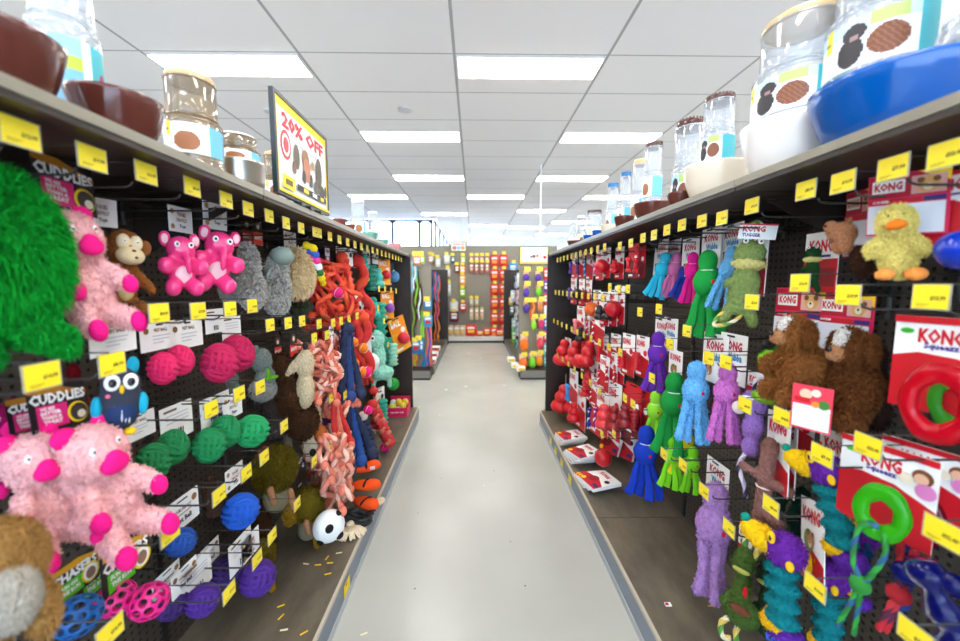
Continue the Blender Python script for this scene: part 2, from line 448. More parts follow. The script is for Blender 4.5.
CO = dict(w=(245, 244, 240), k=(22, 20, 22), r=(205, 18, 34), y=(250, 214, 20), o=(240, 110, 20), p=(232, 30, 120), g=(70, 180, 50),
          n=(52, 46, 120), b=(30, 110, 200), t=(110, 80, 50), s=(200, 200, 205), c=(236, 222, 196), l=(120, 200, 70), d=(110, 14, 24), u=(112, 60, 150),
          e=(20, 150, 150), m=(150, 110, 90), a=(150, 170, 210))
def K(c, kind='paper'): return mat(CO[c] if isinstance(c, str) else c, kind)
def card_mesh(w, h, items, base='w', t=.0012, kind='paper', name='header_card'):
    """flat printed card, top centre at the origin, print facing -y; coordinates of the print are 0..1"""
    mb = MB(); mb.box((-w/2, 0, -h), (w/2, t, 0), K(base, kind))
    X = lambda x: (x-.5)*w
    Z = lambda z: (z-1)*h
    y = -.0003
    for it in items:
        y -= .0003
        k = it[0]
        if k == 'r': mb.add([(X(it[1]), y, Z(it[2])), (X(it[3]), y, Z(it[2])), (X(it[3]), y, Z(it[4])), (X(it[1]), y, Z(it[4]))], [(0, 1, 2, 3)], K(it[5]))
        elif k == 'p': mb.add([(X(a), y, Z(b)) for a, b in it[1]], [tuple(range(len(it[1])))], K(it[2]))
        elif k == 'c':
            q = it[5] if len(it) > 5 else 1
            mb.add([(X(it[1])+it[3]*w*math.cos(a*PI/8), y, Z(it[2])+it[3]*w*q*math.sin(a*PI/8)) for a in range(16)], [tuple(range(16))], K(it[4]))
        elif k == 't': mb.text(it[1], X(it[2]), Z(it[3]), X(it[4]), Z(it[5]), y, K(it[6]))
    return mb.mesh(name, False)
def dogpic(x, z, r, c=(190, 130, 80)):
    return [('c', x, z, r, c), ('c', x-r*.7, z+r*.5, r*.35, (120, 76, 40)), ('c', x+r*.7, z+r*.5, r*.35, (120, 76, 40)), ('c', x, z-r*.35, r*.45, 'c'), ('c', x, z-r*.2, r*.16, 'k')]
CARDS = {
 'plain': (.085, .055, [('c', .15, .72, .07, (120, 84, 40)), ('t', 'FIST BALL', .36, .66, .74, .78, 't'), ('r', .3, .5, .8, .54, 's'), ('r', .3, .38, .76, .42, 's'), ('r', .3, .26, .6, .3, 's'), ('r', .4, .88, .6, .94, 'k')], 'w'),
 'fist': (.085, .06, [('c', .14, .74, .08, (120, 84, 40)), ('c', .86, .74, .08, (150, 110, 60)), ('t', 'Fist Ball', .3, .2, .74, .36, 'k'), ('t', "YOURS DROOLLY", .26, .56, .76, .68, 't'), ('r', .28, .46, .74, .49, 'm'), ('r', .35, .88, .65, .93, 'k')], 'w'),
 'back': (.085, .075, [('r', .1, .84, .5, .9, 't'), ('r', .15, .72, .85, .75, 's'), ('r', .15, .62, .85, .65, 's'), ('r', .15, .52, .85, .55, 's'), ('r', .4, .12, .44, .32, 'k'), ('r', .47, .12, .5, .32, 'k'), ('r', .53, .12, .58, .32, 'k'), ('r', .61, .12, .64, .32, 'k')], 'w'),
 'droolly': (.075, .06, [('c', .14, .78, .08, (170, 130, 80)), ('c', .14, .2, .08, (170, 130, 80)), ('t', 'YOURS', .34, .6, .7, .78, 'm'), ('t', 'DROOLLY', .3, .4, .74, .56, 'm'), ('t', 'Toys', .4, .14, .66, .3, 'k')], 'w'),
 'cuddlies': (.115, .10, [('p', [(0, 1), (.4, 1), (1, .78), (1, .7), (0, .86)], (170, 110, 20)), ('t', 'CUDDLIES', .02, .6, .98, .84, 'w'), ('r', .1, .08, .62, .58, 'p'), ('t', 'WE ARE', .16, .47, .4, .54, 'w'), ('t', 'BETTER', .16, .37, .5, .45, 'w'), ('t', 'THAN A', .16, .27, .5, .35, 'w'), ('t', 'TREAT', .18, .16, .5, .25, 'w'), ('c', .78, .3, .19, 'y', 1.1), ('c', .8, .3, .16, (60, 50, 44), 1.1), ('c', .84, .24, .08, 'c')], 'k'),
 'chasers': (.125, .10, [('p', [(.05, 1), (.6, 1), (1, .84), (1, .72), (.05, .86)], (220, 160, 20)), ('t', 'CHASERS', .03, .54, .97, .82, 'w'), ('r', .1, .06, .64, .52, (84, 190, 20)), ('t', 'FUN ON', .16, .34, .52, .46, 'w'), ('t', 'THE RUN', .16, .18, .56, .3, 'w'), ('c', .8, .36, .2, 'y', 1.15), ('c', .8, .36, .16, 'w', 1.15), ('c', .8, .34, .11, 'm', 1.2)], 'k'),
 'kongcozie': (.12, .125, [('r', .02, .62, .98, .98, (190, 20, 50)), ('p', [(.62, 1), (1, 1), (1, .8)], 'y'), ('r', .06, .7, .48, .9, 'w'), ('t', 'KONG', .09, .73, .45, .87, 'r'), ('r', .56, .64, .96, .92, (226, 170, 160)), *dogpic(.76, .78, .13, (222, 168, 100)), ('r', .03, .52, .7, .59, 'r'), ('t', 'COZIE', .08, .535, .3, .575, 'w'), ('r', .72, .52, .97, .59, 'n'), ('r', .03, .03, .97, .5, (224, 226, 236))], (226, 40, 90)),
 'kongred': (.11, .15, [('p', [(0, 0), (1, 0), (1, .4), (.5, .62), (0, .66)], 'r'), ('t', 'KONG', .1, .74, .6, .9, 'r'), ('r', .1, .68, .6, .71, 'n'), *dogpic(.8, .74, .14), ('r', 0, .94, 1, 1, 'r')], 'w'),
 'kongsq': (.13, .155, [('p', [(0, 0), (1, 0), (1, .46), (.6, .6), (.25, .62), (0, .56)], 'r'), ('t', 'KONG', .24, .72, .66, .88, 'r'), ('t', 'Squeezz', .3, .65, .62, .73, (70, 40, 140)), ('c', .13, .84, .07, 'g', .5), ('c', .86, .78, .1, (120, 70, 40)), ('c', .85, .76, .07, (230, 180, 150)), ('c', .9, .64, .1, (220, 130, 190)), ('c', .72, .72, .07, 'c'), ('r', 0, .93, 1, 1, 'r')], 'w'),
 'kongwub': (.07, .09, [('t', 'KONG', .16, .66, .84, .86, (190, 30, 60)), ('t', 'Wubba', .26, .46, .86, .62, (60, 140, 190)), *dogpic(.3, .24, .14), ('r', .3, .93, .6, .97, 'k')], 'w'),
 'kongpatch': (.075, .12, [('r', 0, .0, 1, .55, 'r'), ('r', .05, .1, .95, .4, (150, 14, 30)), ('t', 'KONG', .14, .66, .86, .88, 'r'), ('r', .2, .58, .8, .62, 'n')], 'w'),
 'kongdog': (.075, .12, [('p', [(0, 0), (1, 0), (1, .3), (.5, .42), (0, .36)], 'r'), ('t', 'KONG', .12, .72, .88, .9, 'r'), ('c', .4, .5, .22, (120, 150, 70)), *dogpic(.5, .52, .15)], 'w'),
 'wet': (.06, .08, [('r', 0, .1, 1, .16, 'k'), ('t', 'MULTI', .1, .7, .9, .9, 'k'), ('r', .06, .2, .94, .6, 'p'), ('r', .1, .4, .5, .56, 'u')], 'w'),
 'purp': (.055, .085, [('r', .05, .5, .95, .95, 'w'), ('t', 'rope', .15, .6, .85, .84, 'k'), ('r', .05, .05, .95, .45, (200, 40, 140)), ('c', .5, .3, .3, 'w')], (120, 60, 130)),
 'redblk': (.06, .095, [('r', .0, .0, 1, .5, (230, 60, 40)), ('t', 'GNAWTY', .06, .2, .94, .38, 'w'), ('c', .5, .75, .3, (90, 70, 60)), ('c', .5, .72, .16, 'c')], 'k'),
}
_cards = {}
def card(key):
    if key not in _cards: w_, h_, it, base = CARDS[key]; _cards[key] = card_mesh(w_, h_, it, base)
    return _cards[key]

# specs: parts = (part name, colour, kind, fur length, fur count, items)
E = lambda x, y, z, r: [('eye', 'w', 'gloss', 0, 0, [(x, y, z, r, r*.5, r)]), ('pupil', 'k', 'gloss', 0, 0, [(x, y-r*.4, z, r*.55, r*.35, r*.55)])]
PK = (250, 190, 190); HP = (240, 20, 128)
SPEC = {
 'pig': [('body', PK, 'plush', .022, 12000, [(0, 0, -.15, .25, .2, .27), (0, -.04, .26, .25, .22, .21), (-.16, -.08, .0, -.25, -.24, -.08, .1, .085), (.16, -.08, .0, .25, -.24, -.08, .1, .085), (-.12, -.08, -.34, -.2, -.3, -.4, .11, .09), (.12, -.08, -.34, .2, -.3, -.4, .11, .09)]),
         ('snout', HP, 'fabric', 0, 0, [(0, -.26, .2, .12, .06, .07), (0, -.27, .22, .09, .05, .08)]), ('ear', HP, 'fabric', 0, 0, [(-.15, -.02, .44, .1, .05, .07)]), ('ear', HP, 'fabric', 0, 0, [(.15, -.02, .44, .1, .05, .07)]),
         ('foot', HP, 'fabric', 0, 0, [(-.21, -.37, -.42, .085, .07, .09)]), ('foot', HP, 'fabric', 0, 0, [(.21, -.37, -.42, .085, .07, .09)]), ('hand', HP, 'fabric', 0, 0, [(-.26, -.3, -.11, .075, .08, .08)]), ('hand', HP, 'fabric', 0, 0, [(.26, -.3, -.11, .075, .08, .08)]), *E(-.1, -.22, .33, .035), *E(.1, -.22, .33, .035)],
 'monkey': [('body', (142, 84, 38), 'plush', .012, 2500, [(0, 0, -.2, .17, .14, .24), (0, 0, .24, .22, .19, .2), (-.13, 0, -.02, -.3, -.12, -.2, .07, .06), (.13, 0, -.02, .3, -.12, -.2, .07, .06), (-.1, -.02, -.36, -.16, -.22, -.42, .08, .08), (.1, -.02, -.36, .16, -.22, -.42, .08, .08)]),
            ('ear', (142, 84, 38), 'fabric', 0, 0, [(-.24, .02, .27, .08, .04, .09)]), ('ear', (142, 84, 38), 'fabric', 0, 0, [(.24, .02, .27, .08, .04, .09)]), ('muzzle', (226, 204, 160), 'fabric', 0, 0, [(0, -.2, .15, .17, .13, .1)]), ('face', (232, 212, 174), 'fabric', 0, 0, [(-.07, -.15, .29, .08, .06, .09), (.07, -.15, .29, .08, .06, .09)]), ('belly', (214, 192, 140), 'fabric', 0, 0, [(0, -.1, -.2, .11, .06, .15)]), ('mouth', (90, 20, 20), 'fabric', 0, 0, [(.03, -.32, .13, .03, .02, .015), (0, -.32, .2, .03, .02, .015)]), *E(-.07, -.2, .3, .03), *E(.07, -.2, .3, .03)],
 'elephant': [('body', (238, 60, 130), 'gloss', 0, 0, [(0, 0, -.14, .23, .18, .23), (0, -.02, .22, .23, .2, .2), (-.14, -.04, 0, -.27, -.18, -.04, .1, .13), (.14, -.04, 0, .27, -.18, -.04, .1, .13), (-.1, -.05, -.28, -.18, -.2, -.36, .12, .13), (.1, -.05, -.28, .18, -.2, -.36, .12, .13), (.02, -.16, .16, .03, -.3, .02, .075, .055), (.03, -.3, .02, .05, -.28, -.12, .055, .045)]),
              ('ear', (238, 60, 130), 'gloss', 0, 0, [(-.23, .02, .36, .1, .04, .13)]), ('ear', (238, 60, 130), 'gloss', 0, 0, [(.23, .02, .36, .1, .04, .13)]), ('ear_patch', (240, 190, 200), 'gloss', 0, 0, [(-.24, -.02, .36, .06, .02, .08)]), ('ear_patch', (240, 190, 200), 'gloss', 0, 0, [(.24, -.02, .36, .06, .02, .08)]), ('belly', (244, 200, 210), 'gloss', 0, 0, [(0, -.14, -.16, .14, .06, .14)]), *E(-.1, -.2, .28, .05), *E(.11, -.2, .28, .05)],
 'shaggy': [('body', (186, 182, 174), 'plush', .07, 7000, [(0, 0, -.2, .2, .17, .3), (0, 0, .12, .14, .13, .3)]), ('head', (140, 156, 146), 'fabric', 0, 0, [(.02, -.12, .36, .19, .19, .14)]), *E(-.05, -.14, .48, .025), ('arm', (134, 146, 140), 'fabric', 0, 0, [(-.12, -.05, .2, -.25, -.12, .05, .04, .035)])],
 'nub': [('body', (190, 186, 178), 'plush', .07, 4200, [(0, 0, -.2, .2, .17, .28), (0, 0, .16, .14, .13, .3)])],
 'mop': [('body', (222, 196, 148), 'rope', .12, 5200, [(0, 0, 0, .3, .25, .42)])],
 'owl': [('body', (48, 52, 66), 'fabric', 0, 0, [(0, 0, -.05, .3, .24, .38), (0, 0, .2, .27, .22, .24)]), ('ear', (20, 150, 178), 'fabric', 0, 0, [(-.17, -.02, .44, .09, .06, .12)]), ('ear', (20, 150, 178), 'fabric', 0, 0, [(.17, -.02, .44, .09, .06, .12)]), ('wing', (26, 160, 190), 'fabric', 0, 0, [(-.3, -.06, -.08, .08, .14, .16)]), ('wing', (26, 160, 190), 'fabric', 0, 0, [(.3, -.06, -.08, .08, .14, .16)]),
         ('belly', (30, 50, 90), 'fabric', 0, 0, [(0, -.14, -.16, .22, .13, .18)]), ('tummy_band', (232, 234, 238), 'fabric', 0, 0, [(x, -.255+abs(x)*.3, -.14-.02*k, .014, .02, .09) for k, x in enumerate((-.1, -.05, 0, .05, .1))]), ('beak', (240, 190, 20), 'fabric', 0, 0, [(0, -.25, .16, .035, .05, .06)]), ('foot', (240, 196, 20), 'fabric', 0, 0, [(-.12, -.14, -.42, .1, .13, .05)]), ('foot', (240, 196, 20), 'fabric', 0, 0, [(.12, -.14, -.42, .1, .13, .05)]), ('cheek', (240, 120, 150), 'fabric', 0, 0, [(-.17, -.2, .08, .04, .02, .03)]), *E(-.12, -.2, .25, .11), *E(.12, -.2, .25, .11)],
 'duck': [('body', (255, 238, 140), 'plush', .045, 9000, [(0, 0, -.2, .24, .2, .25), (0, -.03, .22, .25, .21, .22), (-.15, -.04, 0, -.33, -.08, -.08, .1, .09), (.15, -.04, 0, .3, -.08, -.12, .1, .08)]), ('beak', (244, 130, 30), 'fabric', 0, 0, [(0, -.28, .17, .15, .12, .05), (0, -.24, .2, .1, .1, .05)]), ('foot', (246, 150, 70), 'fabric', 0, 0, [(-.17, -.22, -.4, .14, .14, .07)]), ('foot', (246, 150, 70), 'fabric', 0, 0, [(.2, -.22, -.42, .15, .14, .08)]), ('eye', 'k', 'gloss', 0, 0, [(-.09, -.215, .3, .02, .015, .02)]), ('eye', 'k', 'gloss', 0, 0, [(.09, -.215, .3, .02, .015, .02)])],
 'beaver': [('body', (64, 38, 26), 'plush', .02, 2500, [(.1, 0, -.24, .17, .14, .24)]), ('head', (186, 128, 90), 'plush', .02, 3500, [(-.1, -.02, .2, .22, .16, .16), (-.24, -.06, .3, .12, .12, .1), (-.12, -.04, .02, .16, .12, .12)]), ('nose', (70, 40, 30), 'fabric', 0, 0, [(-.33, -.12, .34, .03, .03, .025)]), ('ear', (150, 92, 60), 'fabric', 0, 0, [(.03, -.03, .36, .05, .03, .05)])],
 'frog': [('body', (132, 152, 86), 'plush', .012, 3500, [(0, 0, -.1, .17, .11, .3), (0, 0, .27, .18, .12, .16), (-.08, 0, -.28, -.17, -.04, -.44, .08, .06), (.08, 0, -.28, .17, -.04, -.44, .08, .06), (-.12, -.04, .0, -.2, -.1, -.06, .05, .045)]), ('mouth', (216, 206, 130), 'plush', .01, 900, [(0, -.06, .17, .2, .09, .06)]), *E(-.08, -.09, .41, .036), *E(.08, -.09, .41, .036)],
 'dog': [('body', (150, 94, 46), 'plush', .06, 10000, [(0, 0, -.12, .26, .22, .3), (0, -.1, .24, .2, .18, .18), (-.17, -.1, -.05, -.27, -.25, -.14, .1, .09), (.17, -.1, -.05, .27, -.25, -.14, .1, .09), (-.13, -.1, -.34, -.2, -.26, -.4, .12, .1), (.13, -.1, -.34, .2, -.26, -.4, .12, .1)]), ('blaze', (236, 230, 222), 'plush', .03, 900, [(0, -.2, .32, .085, .1, .1)]), ('muzzle', (176, 124, 84), 'plush', .015, 900, [(0, -.3, .2, .09, .1, .07)]), ('nose', 'k', 'gloss', 0, 0, [(0, -.4, .24, .04, .03, .03)]), ('ear', (118, 68, 30), 'plush', .04, 1200, [(-.2, -.06, .24, .07, .09, .15)]), ('ear', (118, 68, 30), 'plush', .04, 1200, [(.2, -.06, .24, .07, .09, .15)])],
 'lion': [('body', (176, 132, 74), 'plush', .06, 9000, [(0, 0, .2, .36, .3, .3), (-.2, -.1, -.2, .2, .2, .3), (.24, -.1, -.24, .14, .16, .24)]), ('muzzle', (168, 160, 146), 'plush', .02, 1500, [(0, -.24, -.02, .25, .2, .26)])],
 'fuzzy': [('body', (12, 156, 44), 'plush', .13, 12000, [(0, 0, .08, .38, .34, .4)]), ('leg', (12, 150, 44), 'plush', .05, 4000, [(.05, -.12, -.3, .34, -.26, -.42, .1, .07)]), ('leg', (10, 130, 40), 'plush', .05, 3000, [(-.2, -.1, -.3, -.1, -.26, -.46, .1, .07)])],
 'worm': [('body', (14, 116, 122), 'plush', .01, 3000, [(0, 0, .12-.145*i, .165, .14, .062) for i in range(4)]), ('head', (104, 40, 150), 'plush', .012, 2500, [(.03, 0, .3, .19, .16, .15)]), ('beak', (240, 190, 20), 'plush', .008, 1500, [(-.15, -.03, .33, -.28, -.05, .38, .12, .09)]), ('nose', (0, 130, 110), 'fabric', 0, 0, [(-.32, -.06, .47, .05, .05, .04)]), ('brow', (240, 190, 20), 'fabric', 0, 0, [(-.04, -.14, .42, .04, .03, .06)]), ('ear', (240, 190, 20), 'fabric', 0, 0, [(.12, -.14, .24, .04, .03, .05)]), ('eye', 'k', 'gloss', 0, 0, [(-.04, -.165, .42, .018, .015, .03)]), ('tail', (240, 186, 20), 'plush', .01, 1200, [(-.06, 0, -.37, .14, .12, .1)]), ('tail_tip', (92, 40, 150), 'plush', .01, 1200, [(.04, 0, -.45, .17, .14, .1)])],
 'croc': [('body', (72, 96, 40), 'plush', .012, 3500, [(0, 0, .3, .12, .1, .18), (.02, 0, 0, .1, .09, .2), (.05, 0, -.25, .2, .14, .16), (-.08, 0, -.12, -.15, -.04, -.22, .06, .05)]), ('stripe', (170, 170, 80), 'fabric', 0, 0, [(0, -.08, .24, .1, .04, .03)]), ('neck_tag', (196, 24, 30), 'fabric', 0, 0, [(.08, -.14, .06, .075, .012, .15)]), ('camouflage_pad', (110, 60, 40), 'fabric', 0, 0, [(.05, -.12, -.16, .13, .05, .05)])],
 'stick': [('body', (132, 92, 84), 'plush', .008, 2500, [(0, 0, .45, 0, 0, -.2, .085, .085), (0, 0, -.2, -.04, 0, -.46, .085, .07), (0, -.03, .12, -.22, -.08, .2, .05, .045), (0, -.03, .1, .26, -.06, .1, .055, .05), (0, -.03, -.22, .2, -.08, -.24, .06, .05)]), ('band', (224, 206, 196), 'fabric', 0, 0, [(0, 0, .04, .1, .1, .015)])],
 'lavender': [('body', (158, 118, 196), 'plush', .012, 3500, [(0, 0, .3, .19, .15, .18), (.04, 0, -.0, .15, .12, .2), (.05, 0, -.28, .13, .11, .14)]), ('muzzle', (216, 196, 200), 'fabric', 0, 0, [(-.16, -.1, .22, .1, .09, .09)]), ('brow', (236, 232, 240), 'fabric', 0, 0, [(-.06, -.13, .38, .09, .04, .03)]), ('eye', 'k', 'gloss', 0, 0, [(-.07, -.15, .34, .02, .02, .02)])],
 'greenfrog': [('body', (20, 130, 36), 'plush', .02, 3500, [(0, 0, -.08, .16, .13, .2), (0, -.02, .2, .15, .13, .13)]), ('snout', (130, 210, 40), 'plush', .02, 1800, [(-.08, -.12, .16, .17, .14, .12)]), ('foot', (140, 200, 50), 'plush', .015, 1200, [(-.08, -.1, -.38, .22, .16, .08)]), ('nose', 'k', 'fabric', 0, 0, [(-.2, -.14, .3, .05, .04, .04)])],
 'badger': [('body', (206, 186, 150), 'plush', .01, 2500, [(0, 0, -.2, .17, .14, .28), (0, 0, .18, .14, .13, .2), (.02, 0, .3, -.05, -.3, .05, .11, .04)]), ('head_stripe', (36, 30, 28), 'fabric', 0, 0, [(-.09, -.1, .32, -.1, -.2, .18, .04, .03)]), ('ear', (50, 44, 40), 'fabric', 0, 0, [(0, 0, .46, .05, .04, .06)]), ('eye', 'k', 'gloss', 0, 0, [(-.08, -.15, .26, .02, .02, .02)])],
 'shag': [('body', (62, 38, 20), 'plush', .03, 5000, [(0, 0, .3, .15, .13, .2), (0, 0, 0, .2, .16, .24), (.06, 0, -.3, .2, .16, .2)])],
 'cowboy': [('body', (120, 112, 84), 'fabric', 0, 0, [(0, 0, -.1, .17, .14, .2)]), ('head', (92, 78, 12), 'plush', .05, 7000, [(0, 0, .24, .26, .22, .25)]), ('paw', (150, 104, 72), 'fabric', 0, 0, [(-.16, -.18, .1, -.14, -.2, -.06, .05, .045)]), ('paw', (150, 104, 72), 'fabric', 0, 0, [(.08, -.2, -.02, .1, -.22, -.2, .05, .045)]), ('leg', (130, 96, 16), 'plush', .02, 1500, [(.14, 0, -.25, .16, 0, -.46, .07, .075)]), ('collar_stud', (226, 210, 160), 'gloss', 0, 0, [(.12, -.14, -.05, .03, .02, .03)])],
 'hippo': [('body', (116, 128, 122), 'plush', .012, 2500, [(0, 0, .2, .2, .16, .22), (.06, 0, -.12, .2, .16, .22)]), ('fleece', (158, 156, 150), 'plush', .05, 4000, [(0, 0, -.3, .24, .18, .18)]), ('ear', (116, 128, 122), 'fabric', 0, 0, [(-.1, 0, .42, .06, .05, .07)]), ('neck_leaf', (90, 150, 30), 'fabric', 0, 0, [(.1, -.15, -.1, .16, .04, .05), (.02, -.17, -.02, .05, .04, .12)])],
 'cowbone': [('body', (226, 210, 178), 'plush', .008, 2000, [(0, 0, .2, .12, .1, .28), (0, 0, -.18, .22, .15, .2)]), ('football', (176, 90, 34), 'fabric', 0, 0, [(0, -.15, -.02, .1, .08, .14)]), ('spot', (40, 32, 28), 'fabric', 0, 0, [(-.13, -.12, -.24, .05, .03, .06), (.1, -.13, -.26, .05, .03, .06), (0, -.14, -.34, .04, .03, .04)])],
 'slipper': [('body', (232, 78, 20), 'fabric', 0, 0, [(0, 0, 0, .46, .24, .12), (.2, 0, .05, .24, .2, .12)]), ('strap', (34, 26, 24), 'fabric', 0, 0, [(0, 0, .06, .06, .25, .09)])],
 'soccer': [('ball', (232, 234, 232), 'fabric', 0, 0, [(0, 0, 0, .46, .4, .44)]), ('patch', 'k', 'fabric', 0, 0, [(-.1, -.34, .12, .13, .08, .13)]), ('patch', 'k', 'fabric', 0, 0, [(.2, -.25, -.22, .13, .12, .12)]), ('patch', 'k', 'fabric', 0, 0, [(-.3, -.12, -.26, .1, .14, .12)]), ('patch', 'k', 'fabric', 0, 0, [(.25, -.1, .33, .12, .12, .06)])],
 'squeaky': [('body', (150, 214, 190), 'plush', .01, 1200, [(0, 0, .3, .16, .14, .16), (.04, 0, .02, .12, .1, .24), (.1, 0, -.25, .2, .12, .12), (-.02, 0, -.3, -.06, 0, -.48, .05, .04), (.2, 0, -.3, .22, 0, -.48, .05, .04)]), *E(-.06, -.12, .34, .05)],
}
_spec = {}
_KIND = {}
def spec_parts(kind, tint=None, lod=1.0):
    key = (kind, tint, lod)
    if key in _spec: return _spec[key]
    out = []
    for i, (n, c, k, fl, fn, items) in enumerate(SPEC[kind]):
        col = CO[c] if isinstance(c, str) else c
        if tint and n in ('body', 'ear', 'ball'): col = tint
        small = max(max(q[3:6]) if len(q) < 8 else .3 for q in items) < .13
        fw_ = .034 if kind in ('nub', 'shaggy', 'mop') and n == 'body' else .012
        out.append((n, fuse(items, mat(col, k), fl, int(fn*lod), vox=.012 if small else .026, seed=i+3, jitter=.012 if k == 'plush' else 0, furw=fw_)))
    _spec[key] = out; return out

def place(o, px, py, x, hpx, hloc=1.0, rz=0, tilt=0):
    """stand a thing where the pixel's ray meets the vertical plane x = const, hpx pixels tall"""
    p = atx(px, py, x); sc = hpx*depth(p)/F/hloc
    f = math.cos(math.atan(abs(px-480)/F))**WIDTH
    o.location = p; o.rotation_euler = (0, R(tilt), R(rz)); o.scale = (sc*f, sc*f, sc) if not ROUND[0] else (sc*f**.5,)*3
    return o
WIDTH = .95
ROUND = [False]
def side(x): return 90 if x < 0 else -90
def wm(o): return Matrix.LocRotScale(o.location, o.rotation_euler, o.scale)
def add_card(o, key, px, py, hpx, x=None, rz=None, roll=0, back=0.0):
    """printed header card: (px,py) = its top centre; a part of the toy it belongs to"""
    x = (o.location.x-(.05+back)*(1 if o.location.x > 0 else -1)*-1) if x is None else x
    p = atx(px, py, x); w_, h_ = CARDS[key][:2]
    sc = hpx*depth(p)/F/h_
    c = bpy.data.objects.new('header_card', card(key)); C.objects.link(c); c.parent = o
    Wm = Matrix.LocRotScale(p, Euler((0, R(roll), R(side(x) if rz is None else rz)), 'XYZ'), Vector((sc,)*3))
    if roll: Wm = Matrix.Translation(p) @ Matrix.Rotation(R(side(x) if rz is None else rz), 4, 'Z') @ Matrix.Rotation(R(roll), 4, 'Y') @ Matrix.Diagonal((sc, sc, sc, 1))
    L_ = wm(o).inverted() @ Wm
    c.location, q, c.scale = L_.decompose(); c.rotation_euler = q.to_euler()
    return c
def toy(kind, name, px, py, x, hpx, rz, label, cat='dog toy', group=None, tint=None, cardk=None, tilt=0, lod=1.0):
    o = empty(name); place(o, px, py, x, hpx, 1.0, rz, tilt)
    for n, me in spec_parts(kind, tint, lod): child(n, me, o)
    tag(o, label, cat, group)
    for ck in (cardk or []): add_card(o, *ck)
    return o

# ------------------------------------------------------------------ other toys
def rope_tube(mb, path, r, cols, kind='rope', seg=12, twist=.9):
    ms = [mat(c, kind) for c in cols]
    while len(ms) < 3: ms.append(ms[-1])
    return mb.tube(path, r, ms[:3] if seg == 12 else ms, seg=seg, lobes=3, twist=twist)
def spline(pts, n=10):
    P = [Vector(p) for p in pts]; out = []
    for i in range(len(P)-1):
        a, b, c, d = P[max(i-1, 0)], P[i], P[i+1], P[min(i+2, len(P)-1)]
        for k in range(n):
            t = k/n
            out.append(.5*((2*b)+(c-a)*t+(2*a-5*b+4*c-d)*t*t+(3*b-a-3*c+d)*t**3))
    out.append(P[-1]); return out
_knot = {}
def knot_mesh(col, ry=1.0):
    """monkey's fist: bands of parallel rope wound round a ball in three directions"""
    key = (col, ry)
    if key in _knot: return _knot[key]
    mb = MB(); m = mat(col, 'rope'); r = .1
    mb.ell((0, 0, 0), (.36, .36, .36), m, nu=16, nv=10)
    for ax in range(3):
        for k in (-1.5, -.5, .5, 1.5):
            off = k*.168; rad = math.sqrt(max(.46**2-off*off, .01))-.03*(ax == 1)
            path = []
            for i in range(36):
                a = 2*PI*i/36; u, v = rad*math.cos(a), rad*math.sin(a)
                # each band dips under the next one a quarter of the way round
                dip = 1-.13*abs(math.cos(a))**4
                u *= dip; v *= dip
                path.append([(off, u, v), (v, off, u), (u, v, off)][ax])
            mb.tube(path, r*.86, m, seg=12, lobes=3, twist=.55, close=True)
    me = mb.mesh('rope_ball'); _knot[key] = me; return me
def knot(px, py, x, dpx, col, label, name='rope_fist_ball', group=None, n=2, dx=None, cardk=None, rz=None):
    """n fists joined on one rope = one toy"""
    ROUND[0] = n == 1; o = empty(name); place(o, px, py, x, dpx, 1.0, side(x) if rz is None else rz); ROUND[0] = False
    for i in range(n):
        child('rope_ball', knot_mesh(col), o, ((i-(n-1)/2)*.92, 0, .12*i), (20*i+15, 30*i+10, 40+i*35))
    tag(o, label, 'rope dog toy', group)
    for ck in (cardk or []): add_card(o, *ck)
    return o
def holey_mesh(col):
    me0 = bpy.data.meshes.new('h'); bm = bmesh.new(); bmesh.ops.create_icosphere(bm, subdivisions=2, radius=.5)
    vs = []; fs = []
    idx = {f: i for i, f in enumerate(bm.faces)}; bm.faces.ensure_lookup_table()
    vs = [tuple(f.calc_center_median().normalized()*.5) for f in bm.faces]
    for v in bm.verts:
        n = v.co.normalized(); u = n.orthogonal().normalized(); w_ = n.cross(u)
        fl = sorted(v.link_faces, key=lambda f: math.atan2((f.calc_center_median()-v.co).dot(w_), (f.calc_center_median()-v.co).dot(u)))
        fs.append([idx[f] for f in fl])
    bm.free(); bm = bmesh.new()
    bv = [bm.verts.new(v) for v in vs]
    for f in fs: bm.faces.new([bv[i] for i in f])
    bmesh.ops.recalc_face_normals(bm, faces=bm.faces)
    old = list(bm.faces)
    bmesh.ops.inset_individual(bm, faces=old, thickness=.045, use_even_offset=True)
    bmesh.ops.delete(bm, geom=old, context='FACES_ONLY')
    bm.to_mesh(me0); bm.free(); me0.materials.append(mat(col, 'rubber'))
    o = bpy.data.objects.new('h', me0); C.objects.link(o)
    s = o.modifiers.new('s', 'SOLIDIFY'); s.thickness = .05
    q = o.modifiers.new('q', 'SUBSURF'); q.levels = 2; q.render_levels = 2
    dg = bpy.context.evaluated_depsgraph_get(); dg.update()
    me = bpy.data.meshes.new_from_object(o.evaluated_get(dg)); me.name = 'holed_ball'
    bpy.data.objects.remove(o); me.polygons.foreach_set('use_smooth', [True]*len(me.polygons))
    return me
def single(me, *a, **k):
    ROUND[0] = 'ball' in me.name
    r = single_(me, *a, **k); ROUND[0] = False; return r
def single_(me, name, px, py, x, hpx, rz, label, cat='dog toy', group=None, cardk=None, tilt=0, hloc=1.0):
    o = bpy.data.objects.new(name, me)
    if cardk:
        C.objects.link(o); e = empty(name); place(e, px, py, x, hpx, hloc, rz, tilt); o.parent = e; o.name = me.name; e.name = name
        tag(e, label, cat, group)
        for ck in cardk: add_card(e, *ck)
        return e
    C.objects.link(o); place(o, px, py, x, hpx, hloc, rz, tilt); return tag(o, label, cat, group)
_wub = {}
